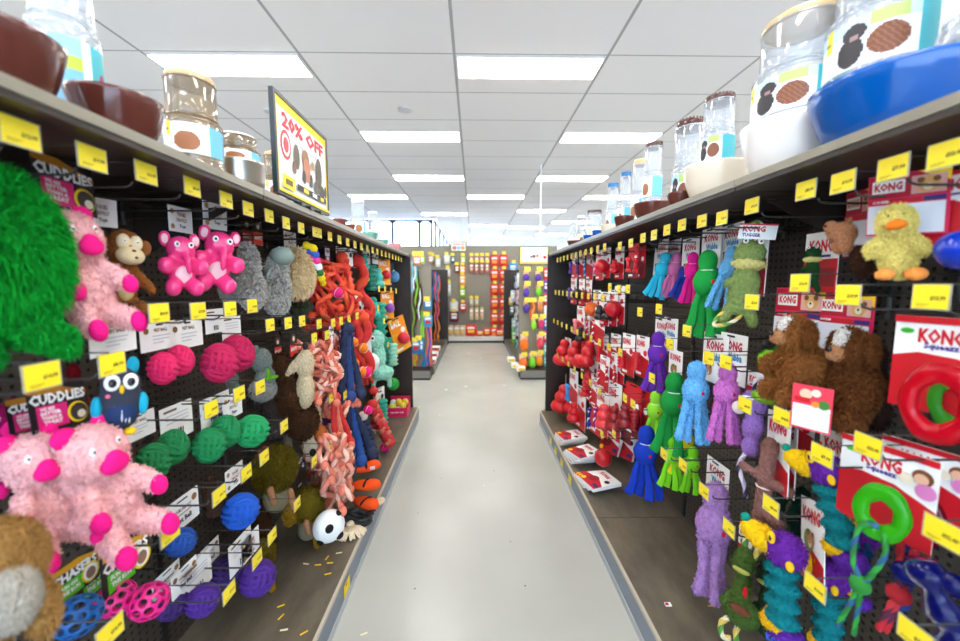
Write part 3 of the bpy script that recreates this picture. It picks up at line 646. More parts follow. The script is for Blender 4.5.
def wubba(px, py, x, hpx, col, label, fuzzy=False, rz=None, group=None, cardk=None, splay=.14, name='tug_toy', wf=.88, tilt=0):
    key = (col, fuzzy, splay)
    if key not in _wub:
        m = mat(col, 'plush' if fuzzy else 'fabric')
        body = fuse([(0, 0, .37, .13, .13, .13), (0, 0, .14, .185, .17, .17), (0, 0, .27, .1, .1, .08)], m, .016 if fuzzy else 0, 3500 if fuzzy else 0, vox=.02, jitter=.01 if fuzzy else .004)
        tails = []
        for k in range(4):
            a = (k-1.5)/1.5; ph = .05*math.sin(k*2.3)
            if fuzzy:
                tails.append(fuse([(a*.1, ph, .02, a*(splay+.06), ph*1.4, -.25, .06, .055), (a*(splay+.06), ph*1.4, -.25, a*(splay+.1), ph*2, -.44-.03*(k % 2), .055, .06)], m, .016, 1300, vox=.02, jitter=.01))
            else:
                mb = MB(); pts = spline([(a*.08, ph, .04), (a*(splay+.0), ph*1.3, -.15), (a*(splay+.05)+.02, ph*1.8, -.32), (a*(splay+.1), ph*2, -.48-.03*(k % 2))], 5)
                mb.tube(pts, [.035+.04*i/len(pts) for i in range(len(pts))], m, seg=10, flat=.28, up=(1, 0, 0)); tails.append(mb.mesh('tail'))
        mb = MB(); mb.tube([(.11*math.cos(t*PI/8), .11*math.sin(t*PI/8), .265) for t in range(16)], .008, mat((220, 220, 220), 'fabric'), seg=5, close=True)
        _wub[key] = (body, tails, mb.mesh('neck_cord'))
    body, tails, cord = _wub[key]
    o = empty(name); place(o, px, py, x, hpx, 1.0, side(x)*.6 if rz is None else rz, tilt)
    o.scale = (o.scale[0]*wf, o.scale[1]*wf, o.scale[2]); child('body', body, o)
    if not fuzzy: child('neck_cord', cord, o)
    for t in tails: child('tail', t, o)
    if hpx > 48:
        if 'logo' not in _wub:
            mb = MB(); mb.ell((.07, -.165, .14), (.02, .006, .022), mat((210, 20, 40), 'fabric'))
            t1 = mb.mesh('logo'); _wub['logo'] = t1
        child('logo', _wub['logo'], o)
    tag(o, label, 'dog toy', group)
    for ck in (cardk or []): add_card(o, *ck)
    return o
def ring_mesh(col, R0=.36, r=.14, kind='jelly'):
    mb = MB(); mb.tube([(R0*math.cos(2*PI*t/40), 0, R0*math.sin(2*PI*t/40)) for t in range(40)], [r*(1+.06*math.cos(t*PI*2/40*6)) for t in range(40)], mat(col, kind), seg=18, close=True)
    return mb.mesh('ring')
def kong_prof(): return [(0, .5), (.06, .5), (.13, .47), (.19, .38), (.18, .3), (.15, .25), (.2, .2), (.26, .1), (.27, .02), (.25, -.06), (.21, -.1), (.27, -.16), (.33, -.27), (.34, -.36), (.3, -.45), (.2, -.5), (0, -.5)]
_gen = {}
def gen(key):
    if key in _gen: return _gen[key]
    k = key[0]; mb = MB()
    if k == 'kong': mb.lathe(kong_prof(), mat(key[1], 'rubber'), 24)
    elif k == 'ball': mb.ell((0, 0, 0), (.5, .5, .5), mat(key[1], key[2] if len(key) > 2 else 'rubber'), nu=24, nv=16); mb.tube([(.495*math.cos(a*PI/12), .2*math.sin(a*PI/6)*.6-.1, .495*math.sin(a*PI/12)) for a in range(24)], .022, mat((240, 240, 240), 'rubber') if len(key) > 3 else mat(key[1], 'rubber'), seg=5, close=True)
    elif k == 'bone':
        m = mat(key[1], 'rubber'); mb.tube([(0, 0, -.35), (0, 0, .35)], .12, m, 14)
        for z in (-.38, .38):
            for x_ in (-.12, .12): mb.ell((x_, 0, z), (.15, .13, .14), m)
    elif k == 'ribbed':
        m = mat(key[1], 'rubber'); prof = [(0, .5)]+[(.2+.05*math.sin(i*2.2), .48-.96*i/16) for i in range(17)]+[(0, -.5)]; mb.lathe(prof, m, 20)
    elif k == 'tug':
        ms = key[1:]; pts = spline([(-.03, 0, .48), (.06, -.04, .2), (-.06, 0, 0), (.05, -.05, -.25), (0, 0, -.48)], 6); rope_tube(mb, pts, .07, ms)
        for z in (.4, -.35): mb.ell((0, 0, z), (.115, .11, .085), mat(ms[0], 'rope'))
        for a in range(8): mb.tube([(0, 0, -.44), (.1*math.cos(a), .1*math.sin(a), -.56)], .02, mat(ms[-1], 'rope'), 5)
    elif k == 'tangle':
        rng = random.Random(key[-1]); ms = key[1:-1]
        nq, rq = (10, .034) if key[-1] < 3 else (15, .034)
        for q in range(nq):
            a = rng.uniform(0, 6.28); pts = [(.18*rng.uniform(-1, 1), .1*rng.uniform(-1, 1), .4-.1*rng.random())]
            for j in range(4): pts.append((rng.uniform(-.36, .36), rng.uniform(-.22, .16), .3-.2*j+rng.uniform(-.16, .16)))
            sp_ = spline(pts, 6); rope_tube(mb, sp_, rq, ms, twist=.6)
            p = sp_[-1]; mb.ell(p, (.055, .05, .055), mat(ms[0], 'rope'), nu=10, nv=8); p = sp_[9]; mb.ell(p, (.052, .05, .05), mat(ms[0], 'rope'), nu=10, nv=8)
    elif k == 'braid':
        ms = key[1:]
        for q in range(3):
            pts = [(.06*math.cos(i*.7+q*2.094), .05*math.sin(2*(i*.7+q*2.094)), .45-.9*i/26) for i in range(27)]
            rope_tube(mb, pts, .052, [ms[q % len(ms)]], seg=12)
        mb.ell((0, 0, .46), (.1, .1, .08), mat(ms[0], 'rope')); mb.ell((0, 0, -.46), (.11, .11, .08), mat(ms[0], 'rope'))
    elif k == 'tail3':
        ms = key[1:]
        for q in range(3):
            x_ = (q-1)*.09
            rope_tube(mb, spline([(x_*.4, .02*q, .46), (x_, .03*q, .1), (x_*1.6+.02, .02*q, -.2), (x_*2, 0, -.46)], 6), .055, [ms[q % len(ms)]])
            mb.ell((x_*2, 0, -.44), (.08, .08, .09), mat(ms[q % len(ms)], 'rope'), nu=10, nv=8)
        mb.ell((0, 0, .42), (.085, .08, .08), mat(ms[0], 'rope'))
    elif k == 'spiky':
        m = mat(key[1], 'rubber'); mb.ell((0, 0, 0), (.44, .44, .44), m)
        for i in range(90):
            z = 1-2*(i+.5)/90; a = i*2.4; r_ = math.sqrt(1-z*z); n = Vector((r_*math.cos(a), r_*math.sin(a), z)); mb.tube([n*.4, n*.52], [.05, .015], m, 5)
    me = mb.mesh({'kong': 'rubber_toy', 'ball': 'ball', 'bone': 'bone', 'ribbed': 'ribbed_stick', 'tug': 'rope', 'tangle': 'rope_bundle', 'braid': 'braided_rope', 'tail3': 'rope_tails', 'spiky': 'spiky_ball'}[k])
    _gen[key] = me; return me
_pack = {}
def pack_mesh(w, h, cols, word=None, holes=True):
    """printed backing card: band, panel, word"""
    key = (w, h, cols, word)
    if key not in _pack:
        a, b, c = cols
        it = [('r', 0, .0, 1, .45, b), ('p', [(0, .45), (0, .6), (1, .45)], b), ('r', .3, .95, .7, .98, 'k'), ('c', .75, .6, .14, c), ('r', .08, .06, .5, .12, 'w')]
        if word: it.append(('t', word, .1, .74, .7, .9, c))
        _pack[key] = card_mesh(w, h, it, a, name='backing_card')
    return _pack[key]
def carded(px, py, x, hpx, cols, item, label, name='carded_toy', word=None, w=.08, h=.14, roll=0, isc=.5, iz=-.6, rz=None, group=None, cat='dog toy'):
    """toy on a printed backing card; (px,py) card top centre"""
    o = empty(name); p = atx(px, py, x); sc = hpx*depth(p)/F/h
    o.location = p; o.scale = (sc,)*3
    o.rotation_euler = (Matrix.Rotation(R(side(x) if rz is None else rz), 3, 'Z') @ Matrix.Rotation(R(roll), 3, 'Y')).to_euler()
    child('backing_card', pack_mesh(w, h, cols, word), o)
    if item:
        me = gen(item); s_ = isc*h
        child(me.name, me, o, (0, -.001-s_*.36, iz*h), (0, 0, 0), s_)
    return tag(o, label, cat, group)

# ------------------------------------------------------------------ hooks with price tickets
YEL = (248, 222, 36)
PRICES = ['$16.99', '$14.99', '$12.99', '$22.49', '$8.99', '$19.99', '$7.99', '$10.99']
_tick = []
for pr in PRICES:
    _tick.append(card_mesh(.056, .044, [('r', .04, .05, .96, .97, YEL), ('t', pr, .5, .36, .9, .54, 'k'), ('r', .14, .2, .5, .225, (90, 80, 20)), ('r', .14, .13, .4, .15, (150, 130, 20))], (176, 172, 150), name='price_ticket'))
wireM = mat((58, 56, 54), 'plastic')
_hook = {}
def hook_mesh(L_):
    L_ = round(L_, 2)
    if L_ not in _hook:
        mb = MB()      # local: pegboard at +y, ticket at y = 0
        mb.tube([(0, L_, .022), (0, .004, .022), (0, .002, .018)], .0016, wireM, 5)
        mb.tube([(0, L_, -.03), (0, .05, -.03), (0, .035, -.026), (0, .03, -.018)], .0026, wireM, 5)
        mb.box((-.012, L_-.004, -.05), (.012, L_, .035), wireM)
        _hook[L_] = mb.mesh('wire')
    return _hook[L_]
HOOKS = []
def hook(p, back, label, group, i=0, sc=1.0, rz=None):
    L_ = abs(back-p.x) if rz is None else .25
    o = empty('display_hook', p, (side(p.x) if rz is None else rz))
    child('wire', hook_mesh(L_-.006), o); child('price_ticket', _tick[i % len(_tick)], o, (0, -.001, .022))
    o['label'] = label; o['category'] = 'price ticket hook'; o['group'] = group
    HOOKS.append(o); return o
xl, xr = -.70, .785
def hooks_px(lst, x, back, row, group):
    for i, (px, py) in enumerate(lst): hook(atx(px, py, x), back, row, group, i*3+len(row))
def hooks_row(y0, y1, step, z, x, back, row, group):
    y = y0; i = 0
    while y < y1: hook(Vector((x, y, z)), back, row, group, i); y += step; i += 1
GL, GR = 'wire hooks with price tickets left of the aisle', 'wire hooks with price tickets right of the aisle'
hooks_px([(20, 133), (92, 158), (146, 173), (192, 187), (226, 200), (248, 209), (269, 216), (286, 223), (301, 228), (315, 232)], xl, LB, 'price ticket hook under the left top shelf', GL)
hooks_row(1.76, 3.8, .13, 1.675, xl, LB, 'price ticket hook under the left top shelf', GL)
hooks_px([(42, 376), (112, 364), (159, 313), (198, 311), (230, 309), (252, 306), (270, 325), (288, 323), (302, 321)], xl, LB, 'price ticket hook, second row on the left', GL)
hooks_px([(314, 338), (327, 335), (319, 324), (333, 323), (341, 321), (349, 319), (357, 316), (211, 409), (239, 394), (260, 387), (284, 426), (331, 398), (345, 395)], xl, LB, 'price ticket hook, middle rows on the left', GL)
hooks_px([(379, 289), (385, 289), (391, 290), (396, 291), (378, 308), (384, 321), (390, 323), (396, 322), (388, 345), (396, 360)], xl, LB, 'small price ticket hook by the left end panel', GL)
hooks_px([(110, 632), (170, 533), (219, 495), (246, 473), (264, 457), (314, 461), (297, 504), (257, 559), (272, 536), (229, 592), (331, 448)], xl, LB, 'price ticket hook, lowest rows on the left', GL)
hooks_px([(947, 154), (893, 168), (843, 182), (806, 190), (752, 206), (722, 218), (702, 221), (682, 225), (667, 230), (654, 235), (643, 238), (631, 243), (620, 246)], xr, RB, 'price ticket hook under the right top shelf', GR)
hooks_row(2.3, 3.7, .13, 1.665, xr, RB, 'price ticket hook under the right top shelf', GR)
hooks_px([(931, 297), (848, 295), (800, 283), (752, 302), (687, 331), (670, 344), (659, 309), (640, 312), (628, 289), (619, 289), (610, 287)], xr, RB, 'price ticket hook, second row on the right', GR)
hooks_row(2.3, 3.7, .15, 1.36, xr, RB, 'small price ticket hook toward the right end panel, upper row', GR)
hooks_row(2.0, 3.7, .17, 1.08, xr, RB, 'small price ticket hook toward the right end panel, middle row', GR)
hooks_row(2.3, 3.7, .2, .78, xr, RB, 'small price ticket hook toward the right end panel, lower row', GR)
hooks_px([(868, 446), (822, 455), (782, 417), (745, 405), (709, 358), (726, 362), (664, 454), (683, 465), (625, 398), (633, 404), (652, 378)], xr, RB, 'price ticket hook, middle rows on the right', GR)
hooks_px([(943, 533), (915, 636), (815, 587), (771, 506), (704, 491), (729, 528), (602, 434), (614, 434)], xr, RB, 'price ticket hook, lowest rows on the right', GR)
# tickets in the strip of the base shelves
st = card_mesh(.075, .055, [('r', .02, .02, .98, .98, YEL), ('r', .3, .7, .5, .9, (120, 110, 30))], 'y', name='shelf_ticket')
for px, py, x in ((347, 590, LF), (570, 470, RF), (562, 448, RF), (556, 437, RF), (551, 429, RF)):
    p = atx(px, py, x); o = bpy.data.objects.new('shelf_ticket', st); C.objects.link(o)
    o.location = (x+(.001 if x < 0 else -.001), p.y, .098); o.rotation_euler = (0, 0, R(side(x)))
    tag(o, 'yellow ticket stuck on the base shelf strip %s of the aisle' % ('left' if x < 0 else 'right'), 'price ticket', 'yellow tickets on the base shelf strips')

# ------------------------------------------------------------------ left side, near
toy('fuzzy', 'plush_toy', -2, 266, -.80, 185, 50, 'bright green long-haired plush toy filling the left edge of the photo', tilt=0, lod=1.5)
toy('pig', 'plush_pig', 80, 273, -.80, 128, 78, 'pink plush pig hanging just right of the green long-haired plush', tilt=-8, cardk=[('cuddlies', 62, 160, 50)])
toy('monkey', 'plush_monkey', 124, 270, -.84, 92, 60, 'brown plush monkey with a cream muzzle behind the upper pink pig', tilt=6, cardk=[('droolly', 100, 198, 28)])
toy('elephant', 'elephant_toy', 181, 264, -.82, 66, 52, 'shiny pink elephant toy, the one farther left of the two', tilt=2, cardk=[('droolly', 180, 207, 25)])
toy('elephant', 'elephant_toy', 217, 260, -.80, 68, 45, 'shiny pink elephant toy, the right one of the two', tilt=10, cardk=[('droolly', 215, 201, 28)])
toy('nub', 'plush_toy', 229, 278, -.92, 50, 80, 'grey shaggy plush half hidden behind the right pink elephant', tilt=0, cardk=[('redblk', 246, 216, 28)])
toy('nub', 'plush_toy', 250, 275, -.84, 68, 70, 'light grey shaggy plush hanging below a red and black card', tilt=-2, cardk=[('redblk', 257, 219, 26)])
toy('shaggy', 'plush_toy', 277, 280, -.82, 66, 60, 'grey shaggy plush with a grey-green head and lime collar, left of the cream string mop', tilt=3, cardk=[('droolly', 290, 232, 20)])
o = toy('mop', 'mop_toy', 297, 273, -.80, 54, 70, 'cream string mop toy with knotted multicoloured cloth')
cm_ = MB()
for q, c_ in enumerate([(236, 206, 30), (60, 90, 190), (230, 60, 140), (240, 240, 240), (40, 110, 60), (236, 206, 30)]):
    cm_.tube(spline([(.1+.06*q, -.1-.03*q, .52-.1*q), (.2+.04*q, -.26, .46-.11*q), (.26+.05*q, -.2, .36-.11*q)], 5), [.06, .08, .08, .06, .07, .08, .08, .06, .05, .06, .07][:11], mat(c_, 'fabric'), 8)
cm_.build('knotted_cloth', o, True)
toy('mop', 'mop_toy', 300, 306, -.86, 26, 70, 'small olive string toy hanging just below the cream mop', tint=(70, 76, 50))
single(gen(('ball', (226, 40, 130))), 'rubber_ball', 307, 292, -.80, 13, 90, 'small hot pink ball hanging beneath the cream string mop')
single(gen(('ball', (180, 40, 90))), 'rubber_ball', 298, 297, -.80, 10, 90, 'small dark pink ball left of the brighter pink ball under the mop')

toy('owl', 'plush_owl', 120, 399, -.76, 76, 48, 'dark grey and teal owl toy with big white eyes', tilt=4, cardk=[('plain', 113, 322, 32)])
K1 = (226, 24, 96)
knot(172, 366, -.80, 30, K1, 'left one of the two crimson-pink double rope fist toys', dx=0, cardk=[('plain', 158, 322, 28), ('plain', 186, 320, 28)])
knot(229, 360, -.82, 36, (200, 16, 84), 'right one of the two crimson-pink double rope fist toys', cardk=[('back', 214, 309, 24), ('back', 231, 316, 26)])
G1 = (10, 140, 78)
knot(164, 456, -.82, 34, (8, 126, 66), 'dark green double rope fist toy, the one farther left', cardk=[('plain', 137, 414, 26), ('back', 176, 404, 36)])
knot(218, 440, -.84, 32, G1, 'green double rope fist toy in the middle of the three green ones', cardk=[('fist', 215, 395, 30)])
knot(252, 431, -.80, 32, (16, 156, 88), 'brightest green rope fist, rightmost of the green ones', n=1, cardk=[('droolly', 232, 394, 24)])
toy('pig', 'plush_pig', 42, 492, -.84, 135, 70, 'lower pink plush pig half hidden behind its twin at the left edge', tilt=-6, cardk=[('cuddlies', 30, 396, 36)], lod=.7)
toy('pig', 'plush_pig', 102, 486, -.78, 145, 78, 'lower pink plush pig in front, above the green toy cards', tilt=-10, cardk=[('cuddlies', 56, 384, 46)])
toy('pig', 'plush_pig', 4, 445, -.96, 90, 70, 'dark magenta plush deep in the shelf at the left edge', tint=(150, 20, 80), lod=.4)
toy('shag', 'plush_toy', 75, 388, -.90, 50, 60, 'dark red plush with a black eye behind the lower pink pigs', tint=(120, 14, 24), lod=.3)
toy('lion', 'plush_lion', 4, 588, -.70, 140, 60, 'tan long-haired plush with a grey muzzle in the lower left corner')
hm = holey_mesh((214, 20, 120)); hb = holey_mesh((10, 84, 150))
single(hm, 'holed_ball', 149, 601, -.78, 40, 40, 'bright magenta rubber ball full of round holes, right of its twin', cardk=[('chasers', 125, 542, 42)])
single(hm, 'holed_ball', 116, 598, -.84, 40, 10, 'magenta holed rubber ball behind its twin', cardk=[('chasers', 100, 552, 38)])
single(hb, 'holed_ball', 78, 616, -.80, 48, 40, 'dark blue rubber ball full of round holes', cardk=[('chasers', 74, 560, 36)])
knot(241, 511, -.80, 34, (10, 84, 190), 'bright blue rope fist ball left of the olive plush', n=1, cardk=[('droolly', 234, 466, 22)])
knot(181, 542, -.82, 28, (14, 70, 150), 'dark blue rope fist ball beneath the white card', n=1, cardk=[('fist', 181, 497, 32)])
P1 = (70, 26, 130)
knot(258, 578, -.80, 33, P1, 'large purple rope fist ball, the one farthest right', n=1, cardk=[('back', 240, 536, 32), ('droolly', 250, 534, 24)])
knot(203, 600, -.82, 31, P1, 'purple rope fist ball beneath the slanting white card', n=1, cardk=[('fist', 184, 566, 24), ('back', 196, 560, 36)])
knot(228, 570, -.90, 30, (48, 18, 92), 'dark purple rope fist ball between the two brighter purple ones', n=1, cardk=[('fist', 208, 545, 22)])
knot(172, 604, -.90, 30, (48, 18, 92), 'dark purple rope fist ball right of the magenta holed ball', n=1, cardk=[('fist', 166, 570, 24)])
toy('cowboy', 'plush_toy', 276, 488, -.84, 86, 55, 'olive long-haired plush head with tan paws', lod=1.2)
toy('cowboy', 'plush_toy', 308, 520, -.80, 70, 60, 'grey-green plush bag toy with an olive leg hanging to the base shelf', tint=(112, 106, 84), lod=.1)
toy('shag', 'plush_toy', 262, 528, -.92, 60, 60, 'dark brown plush hanging beneath the olive plush', lod=.3)
toy('cowboy', 'plush_toy', 262, 568, -.88, 60, 50, 'khaki round toy behind the large purple rope ball', tint=(136, 122, 90), lod=.1)
toy('shag', 'plush_toy', 211, 497, -.93, 46, 50, 'brown plush toy left of the bright blue rope ball', tint=(70, 48, 36), lod=.2)
toy('hippo', 'plush_hippo', 262, 372, -.86, 58, 60, 'grey hippo plush with a lime green leaf collar right of the crimson rope toys')
toy('hippo', 'plush_hippo', 232, 387, -.92, 40, 60, 'grey hippo plush behind the white tickets of the green rope balls', lod=.5)
toy('shag', 'plush_toy', 272, 412, -.88, 60, 60, 'charcoal plush with a pale belly left of the brown plush', tint=(58, 50, 48), lod=.5)
toy('shag', 'plush_toy', 291, 398, -.82, 96, 60, 'long dark brown plush hanging beside the tan badger', tilt=-12, cardk=[('redblk', 277, 336, 22)])
toy('badger', 'plush_badger', 305, 377, -.75, 70, -45, 'cream badger plush with a black eye stripe and long snout', tilt=8, cardk=[('redblk', 293, 332, 24)])
toy('cowbone', 'plush_toy', 315, 430, -.80, 74, 50, 'cream plush with dark spots holding a brown football', tilt=-5)
toy('cowbone', 'plush_toy', 288, 452, -.88, 44, 50, 'grey spotted plush above the olive long-haired plush', tint=(150, 140, 120), lod=.4)
carded(300, 455, -.86, 32, ('k', (60, 50, 40), 'w'), None, 'black card with white lettering right of the olive plush', word='GNAWTY', name='toy_card')
carded(262, 448, -.90, 26, ('r', (210, 40, 30), 'w'), None, 'red toy card behind the green rope ball', word='TOY', name='toy_card')
carded(277, 455, -.88, 26, ('k', (190, 140, 40), 'w'), None, 'black and gold toy card above the olive plush', word='GNAWTY', name='toy_card')

# ------------------------------------------------------------------ left side, middle and far: rope toys
OR = (228, 74, 40); SA = (222, 122, 96); SD = (196, 90, 70); NV = (26, 40, 74); RD = (206, 44, 40); TE = (10, 160, 140)
def rope_toy(key, px, py, x, hpx, rz, label, group=None, tilt=0, name='rope_toy', cardk=None, cat='rope dog toy'):
    return single(gen(key), name, px, py, x, hpx, rz, label, cat, group, cardk, tilt)
GT = 'tangled rope toys left of the aisle'
rope_toy(('tangle', OR, (240, 90, 50), RD, 1), 331, 296, -.80, 78, 60, 'big orange-red tangled rope toy right of the cream mop', GT, cardk=[('purp', 327, 246, 20), ('droolly', 340, 247, 18)])
rope_toy(('tangle', RD, OR, OR, 2), 321, 322, -.90, 54, 100, 'darker orange-red tangled rope toy behind the biggest one', GT)
rope_toy(('braid', OR, OR, RD), 348, 285, -.78, 62, 60, 'straight orange-red braided rope hanging right of the big tangle', GT, tilt=-14)
rope_toy(('tug', RD, OR, RD), 362, 290, -.80, 72, 60, 'red knotted rope toy left of the teal toys', GT, tilt=-12, cardk=[('wet', 355, 250, 18)])
for i, (px, py, r_, c_, lb) in enumerate([(338, 293, 11, (230, 40, 120), 'pink and white ball threaded on the orange-red ropes'), (347, 296, 12, (236, 50, 110), 'pink ball right of the other pink one on the orange-red ropes'), (353, 297, 10, (240, 232, 220), 'white ball at the end of the orange-red ropes')]):
    single(gen(('ball', c_, 'fabric', 1)), 'ball', px, py, -.74, r_, 60, lb, group='balls on the rope toys')
for i, (px, py, h_, s_, c1, c2, lb) in enumerate([
    (316, 372, 74, 3, SA, SD, 'salmon tangled rope toy right of the badger plush'), (331, 368, 70, 4, SD, SA, 'salmon tangled rope toy under the purple cards'),
    (334, 388, 74, 5, SA, SA, 'salmon tangled rope toy left of the navy ropes'), (322, 400, 60, 6, SD, SD, 'darker salmon rope toy behind the football plush'),
    (318, 474, 90, 7, (206, 130, 112), SD, 'pale salmon rope heap with long knotted ends above the soccer ball'), (334, 470, 88, 8, SA, (214, 140, 120), 'pale salmon rope heap left of the orange slippers'),
    (331, 440, 56, 9, SA, SD, 'salmon rope toy directly above the pale salmon heaps'), (340, 452, 46, 10, SD, SA, 'salmon rope toy above the topmost orange slipper')]):
    rope_toy(('tangle', c1, (236, 190, 170), c2, s_), px, py, (-.76, -.92, -.78, -.92, -.84, -.71, -.90, -.76)[i], h_, 60+10*i, lb, GT)
rope_toy(('tail3', RD, SA, RD), 339, 422, -.70, 62, 60, 'coral rope tails hanging from a thick knot', tilt=-6)
rope_toy(('tail3', NV, (30, 60, 120), NV), 349, 362, -.70, 80, 60, 'upper navy rope tails under a purple card', cardk=[('purp', 341, 322, 20), ('purp', 331, 325, 20)])
rope_toy(('tail3', NV, (24, 74, 150), NV), 355, 428, -.70, 84, 60, 'lower navy and bright blue rope tails beside the coral ones', tilt=-10)
rope_toy(('braid', NV, (40, 56, 90), NV), 369, 442, -.72, 56, 60, 'navy braided rope stick with a white ball on top', tilt=-16)
rope_toy(('braid', RD, (220, 60, 70), SA), 381, 424, -.70, 56, 60, 'red braided rope stick with pink balls', tilt=-26)
single(gen(('ball', (232, 226, 214), 'fabric')), 'ball', 363, 416, -.74, 10, 60, 'white ball on top of the navy braided rope', group='balls on the rope toys')
for px, py, r_, lb in ((368, 410, 9, 'upper pink ball of the red braided rope'), (385, 447, 10, 'lower pink ball of the red braided rope'), (366, 372, 11, 'pink ball behind the lowest orange ball')):
    single(gen(('ball', (238, 30, 130), 'fabric', 1)), 'ball', px, py, -.70, r_, 60, lb, group='balls on the rope toys')
rope_toy(('tug', RD, (200, 50, 40), RD), 356, 350, -.80, 66, 60, 'red knotted rope with orange balls, left one', tilt=-4)
rope_toy(('tug', OR, RD, RD), 364, 345, -.76, 70, 60, 'red knotted rope with orange balls, right one', tilt=-4)
for px, py, r_, lb in ((354, 342, 9, 'topmost orange ball on the red ropes'), (363, 348, 10, 'largest orange ball on the red ropes'), (355, 363, 9, 'left orange ball on the red ropes'), (362, 372, 11, 'lowest orange ball on the red ropes')):
    single(gen(('ball', (244, 130, 30), 'fabric', 1)), 'ball', px, py, -.72, r_, 60, lb, group='balls on the rope toys')
rope_toy(('tug', RD, OR, (220, 200, 180)), 374, 408, -.76, 44, 60, 'short coral knotted rope left of the box of balls')
T_ = 'teal chew toys left of the aisle'
for px, py, h_, k_, c_, lb in [(364, 262, 16, 'kong', TE, 'teal cap-shaped chew toy under the top shelf'), (364, 274, 16, 'kong', (190, 220, 40), 'lime chew toy just below the teal one'), (371, 278, 26, 'ribbed', (8, 120, 100), 'dark teal ribbed stick'),
        (378, 278, 20, 'kong', (70, 190, 170), 'pale teal chew toy left of the orange card'), (373, 308, 22, 'kong', (12, 170, 150), 'teal and lime chew toy in the middle row'), (378, 322, 40, 'ribbed', (12, 160, 130), 'teal ribbed caterpillar stick'),
        (370, 322, 20, 'bone', NV, 'navy bone toy in the middle row'), (360, 330, 18, 'bone', (30, 50, 80), 'navy bone toy left of the others'), (382, 412, 26, 'ribbed', (20, 170, 140), 'teal ribbed stick left of the box of balls')]:
    single(gen((k_, c_)), 'chew_toy', px, py, -.80, h_, 60, lb, group=T_)
toy('squeaky', 'plush_giraffe', 376, 358, -.78, 62, 20, 'pale mint long-necked plush in the middle of the far left rows')
carded(363, 338, -.84, 40, ('w', (40, 130, 120), 'e'), ('ball', (230, 230, 225)), 'white and teal card with a white toy behind the mint plush', rz=60)
for px, py, h_, c_, lb, rl in ((384, 259, 26, (214, 40, 50), 'narrow orange card with a red ball under the top shelf', 0), (387, 291, 28, (150, 80, 180), 'narrow orange card with a purple ball', 0), (395, 318, 36, (220, 40, 60), 'orange card with a red ball, tilted against the end panel', -18)):
    carded(px, py, -.78, h_, ((244, 150, 30), (244, 170, 40), 'w'), ('ball', c_), lb, roll=rl, isc=.34, iz=-.6, rz=50, word='BALL')
carded(391, 262, -.84, 24, ((40, 70, 100), (30, 60, 90), 'w'), ('ball', (80, 150, 200)), 'blue card with a pale blue ball near the end panel', isc=.45, rz=50)
carded(386, 338, -.80, 32, ((20, 160, 130), (14, 140, 120), 'w'), ('ribbed', (150, 220, 190)), 'green card holding a pale ribbed chew', isc=.7, iz=-.5, rz=60)
single(gen(('spiky', (20, 160, 50))), 'spiky_ball', 393, 384, -.76, 13, 60, 'green spiky rubber ball above the pink box')
for i, (px, py, h_, c_) in enumerate([(349, 322, 24, 'u'), (357, 300, 20, 'w'), (366, 248, 16, 's'), (348, 248, 18, 'w'), (335, 400, 28, 'p'), (327, 404, 24, 'u'), (362, 300, 20, 'w'), (369, 334, 18, 'r'), (379, 388, 24, 'e'), (375, 250, 14, 'w'), (344, 335, 18, 'w'), (384, 300, 14, 'w')]):
    carded(px, py, -.82, h_, ('w', c_, 'k'), None, 'small printed header card %s' % ('among the salmon ropes', 'beside the orange-red ropes', 'above the lime toy', 'above the big orange-red tangle', 'right of the football plush, pink', 'right of the football plush, purple', 'right of the pink balls', 'left of the mint plush', 'left of the green spiky ball', 'above the pale teal toy', 'above the navy ropes', 'above the tilted orange card')[i], name='toy_card', w=.07, h=.09, word='rope', rz=70)
# box of tennis balls on the base shelf
def openbox(name, px, py, hpx, w_, d_, h_, col, label, text):
    p = atz(px, py, BASE); o = empty(name, p, 0); m = K(col); mb = MB(); t = .006
    mb.box((-w_/2, 0, 0), (w_/2, t, h_), m).box((-w_/2, d_-t, 0), (w_/2, d_, h_*1.7), m).box((-w_/2, t, 0), (-w_/2+t, d_-t, h_), m).box((w_/2-t, t, 0), (w_/2, d_-t, h_), m).box((-w_/2+t, t, 0), (w_/2-t, d_-t, t), m)
    mb.build('carton', o); tb = MB(); tb.text(text, -w_*.32, h_*.4, w_*.32, h_*.6, -.001, K('w')); tb.build('lettering', o)
    tag(o, label, 'box'); return p
p = openbox('display_box', 397, 417, 16, .2, .2, .09, (222, 20, 90), 'pink open carton of tennis balls on the base shelf', 'squeaker ball')
for i, (dx, dy, dz, c_, lb) in enumerate([(-.055, .05, .085, (190, 226, 50), 'lime green tennis ball at the front of the pink carton'), (.05, .05, .095, (230, 200, 40), 'yellow tennis ball at the right of the pink carton'), (0, .1, .12, (236, 206, 40), 'yellow tennis ball at the back of the pink carton'), (-.06, .13, .1, (236, 226, 220), 'white tennis ball at the back left of the pink carton'), (.06, .13, .11, (220, 190, 30), 'mustard tennis ball at the back right of the pink carton'), (0, .045, .06, (240, 170, 150), 'peach tennis ball low in the pink carton')]):
    o = bpy.data.objects.new('tennis_ball', gen(('ball', c_, 'fabric', 1))); C.objects.link(o); o.location = p+Vector((dx, dy, dz)); o.scale = (.068,)*3; o.rotation_euler = (i, i*2, 0)
    tag(o, lb, 'ball', 'tennis balls in the pink carton')
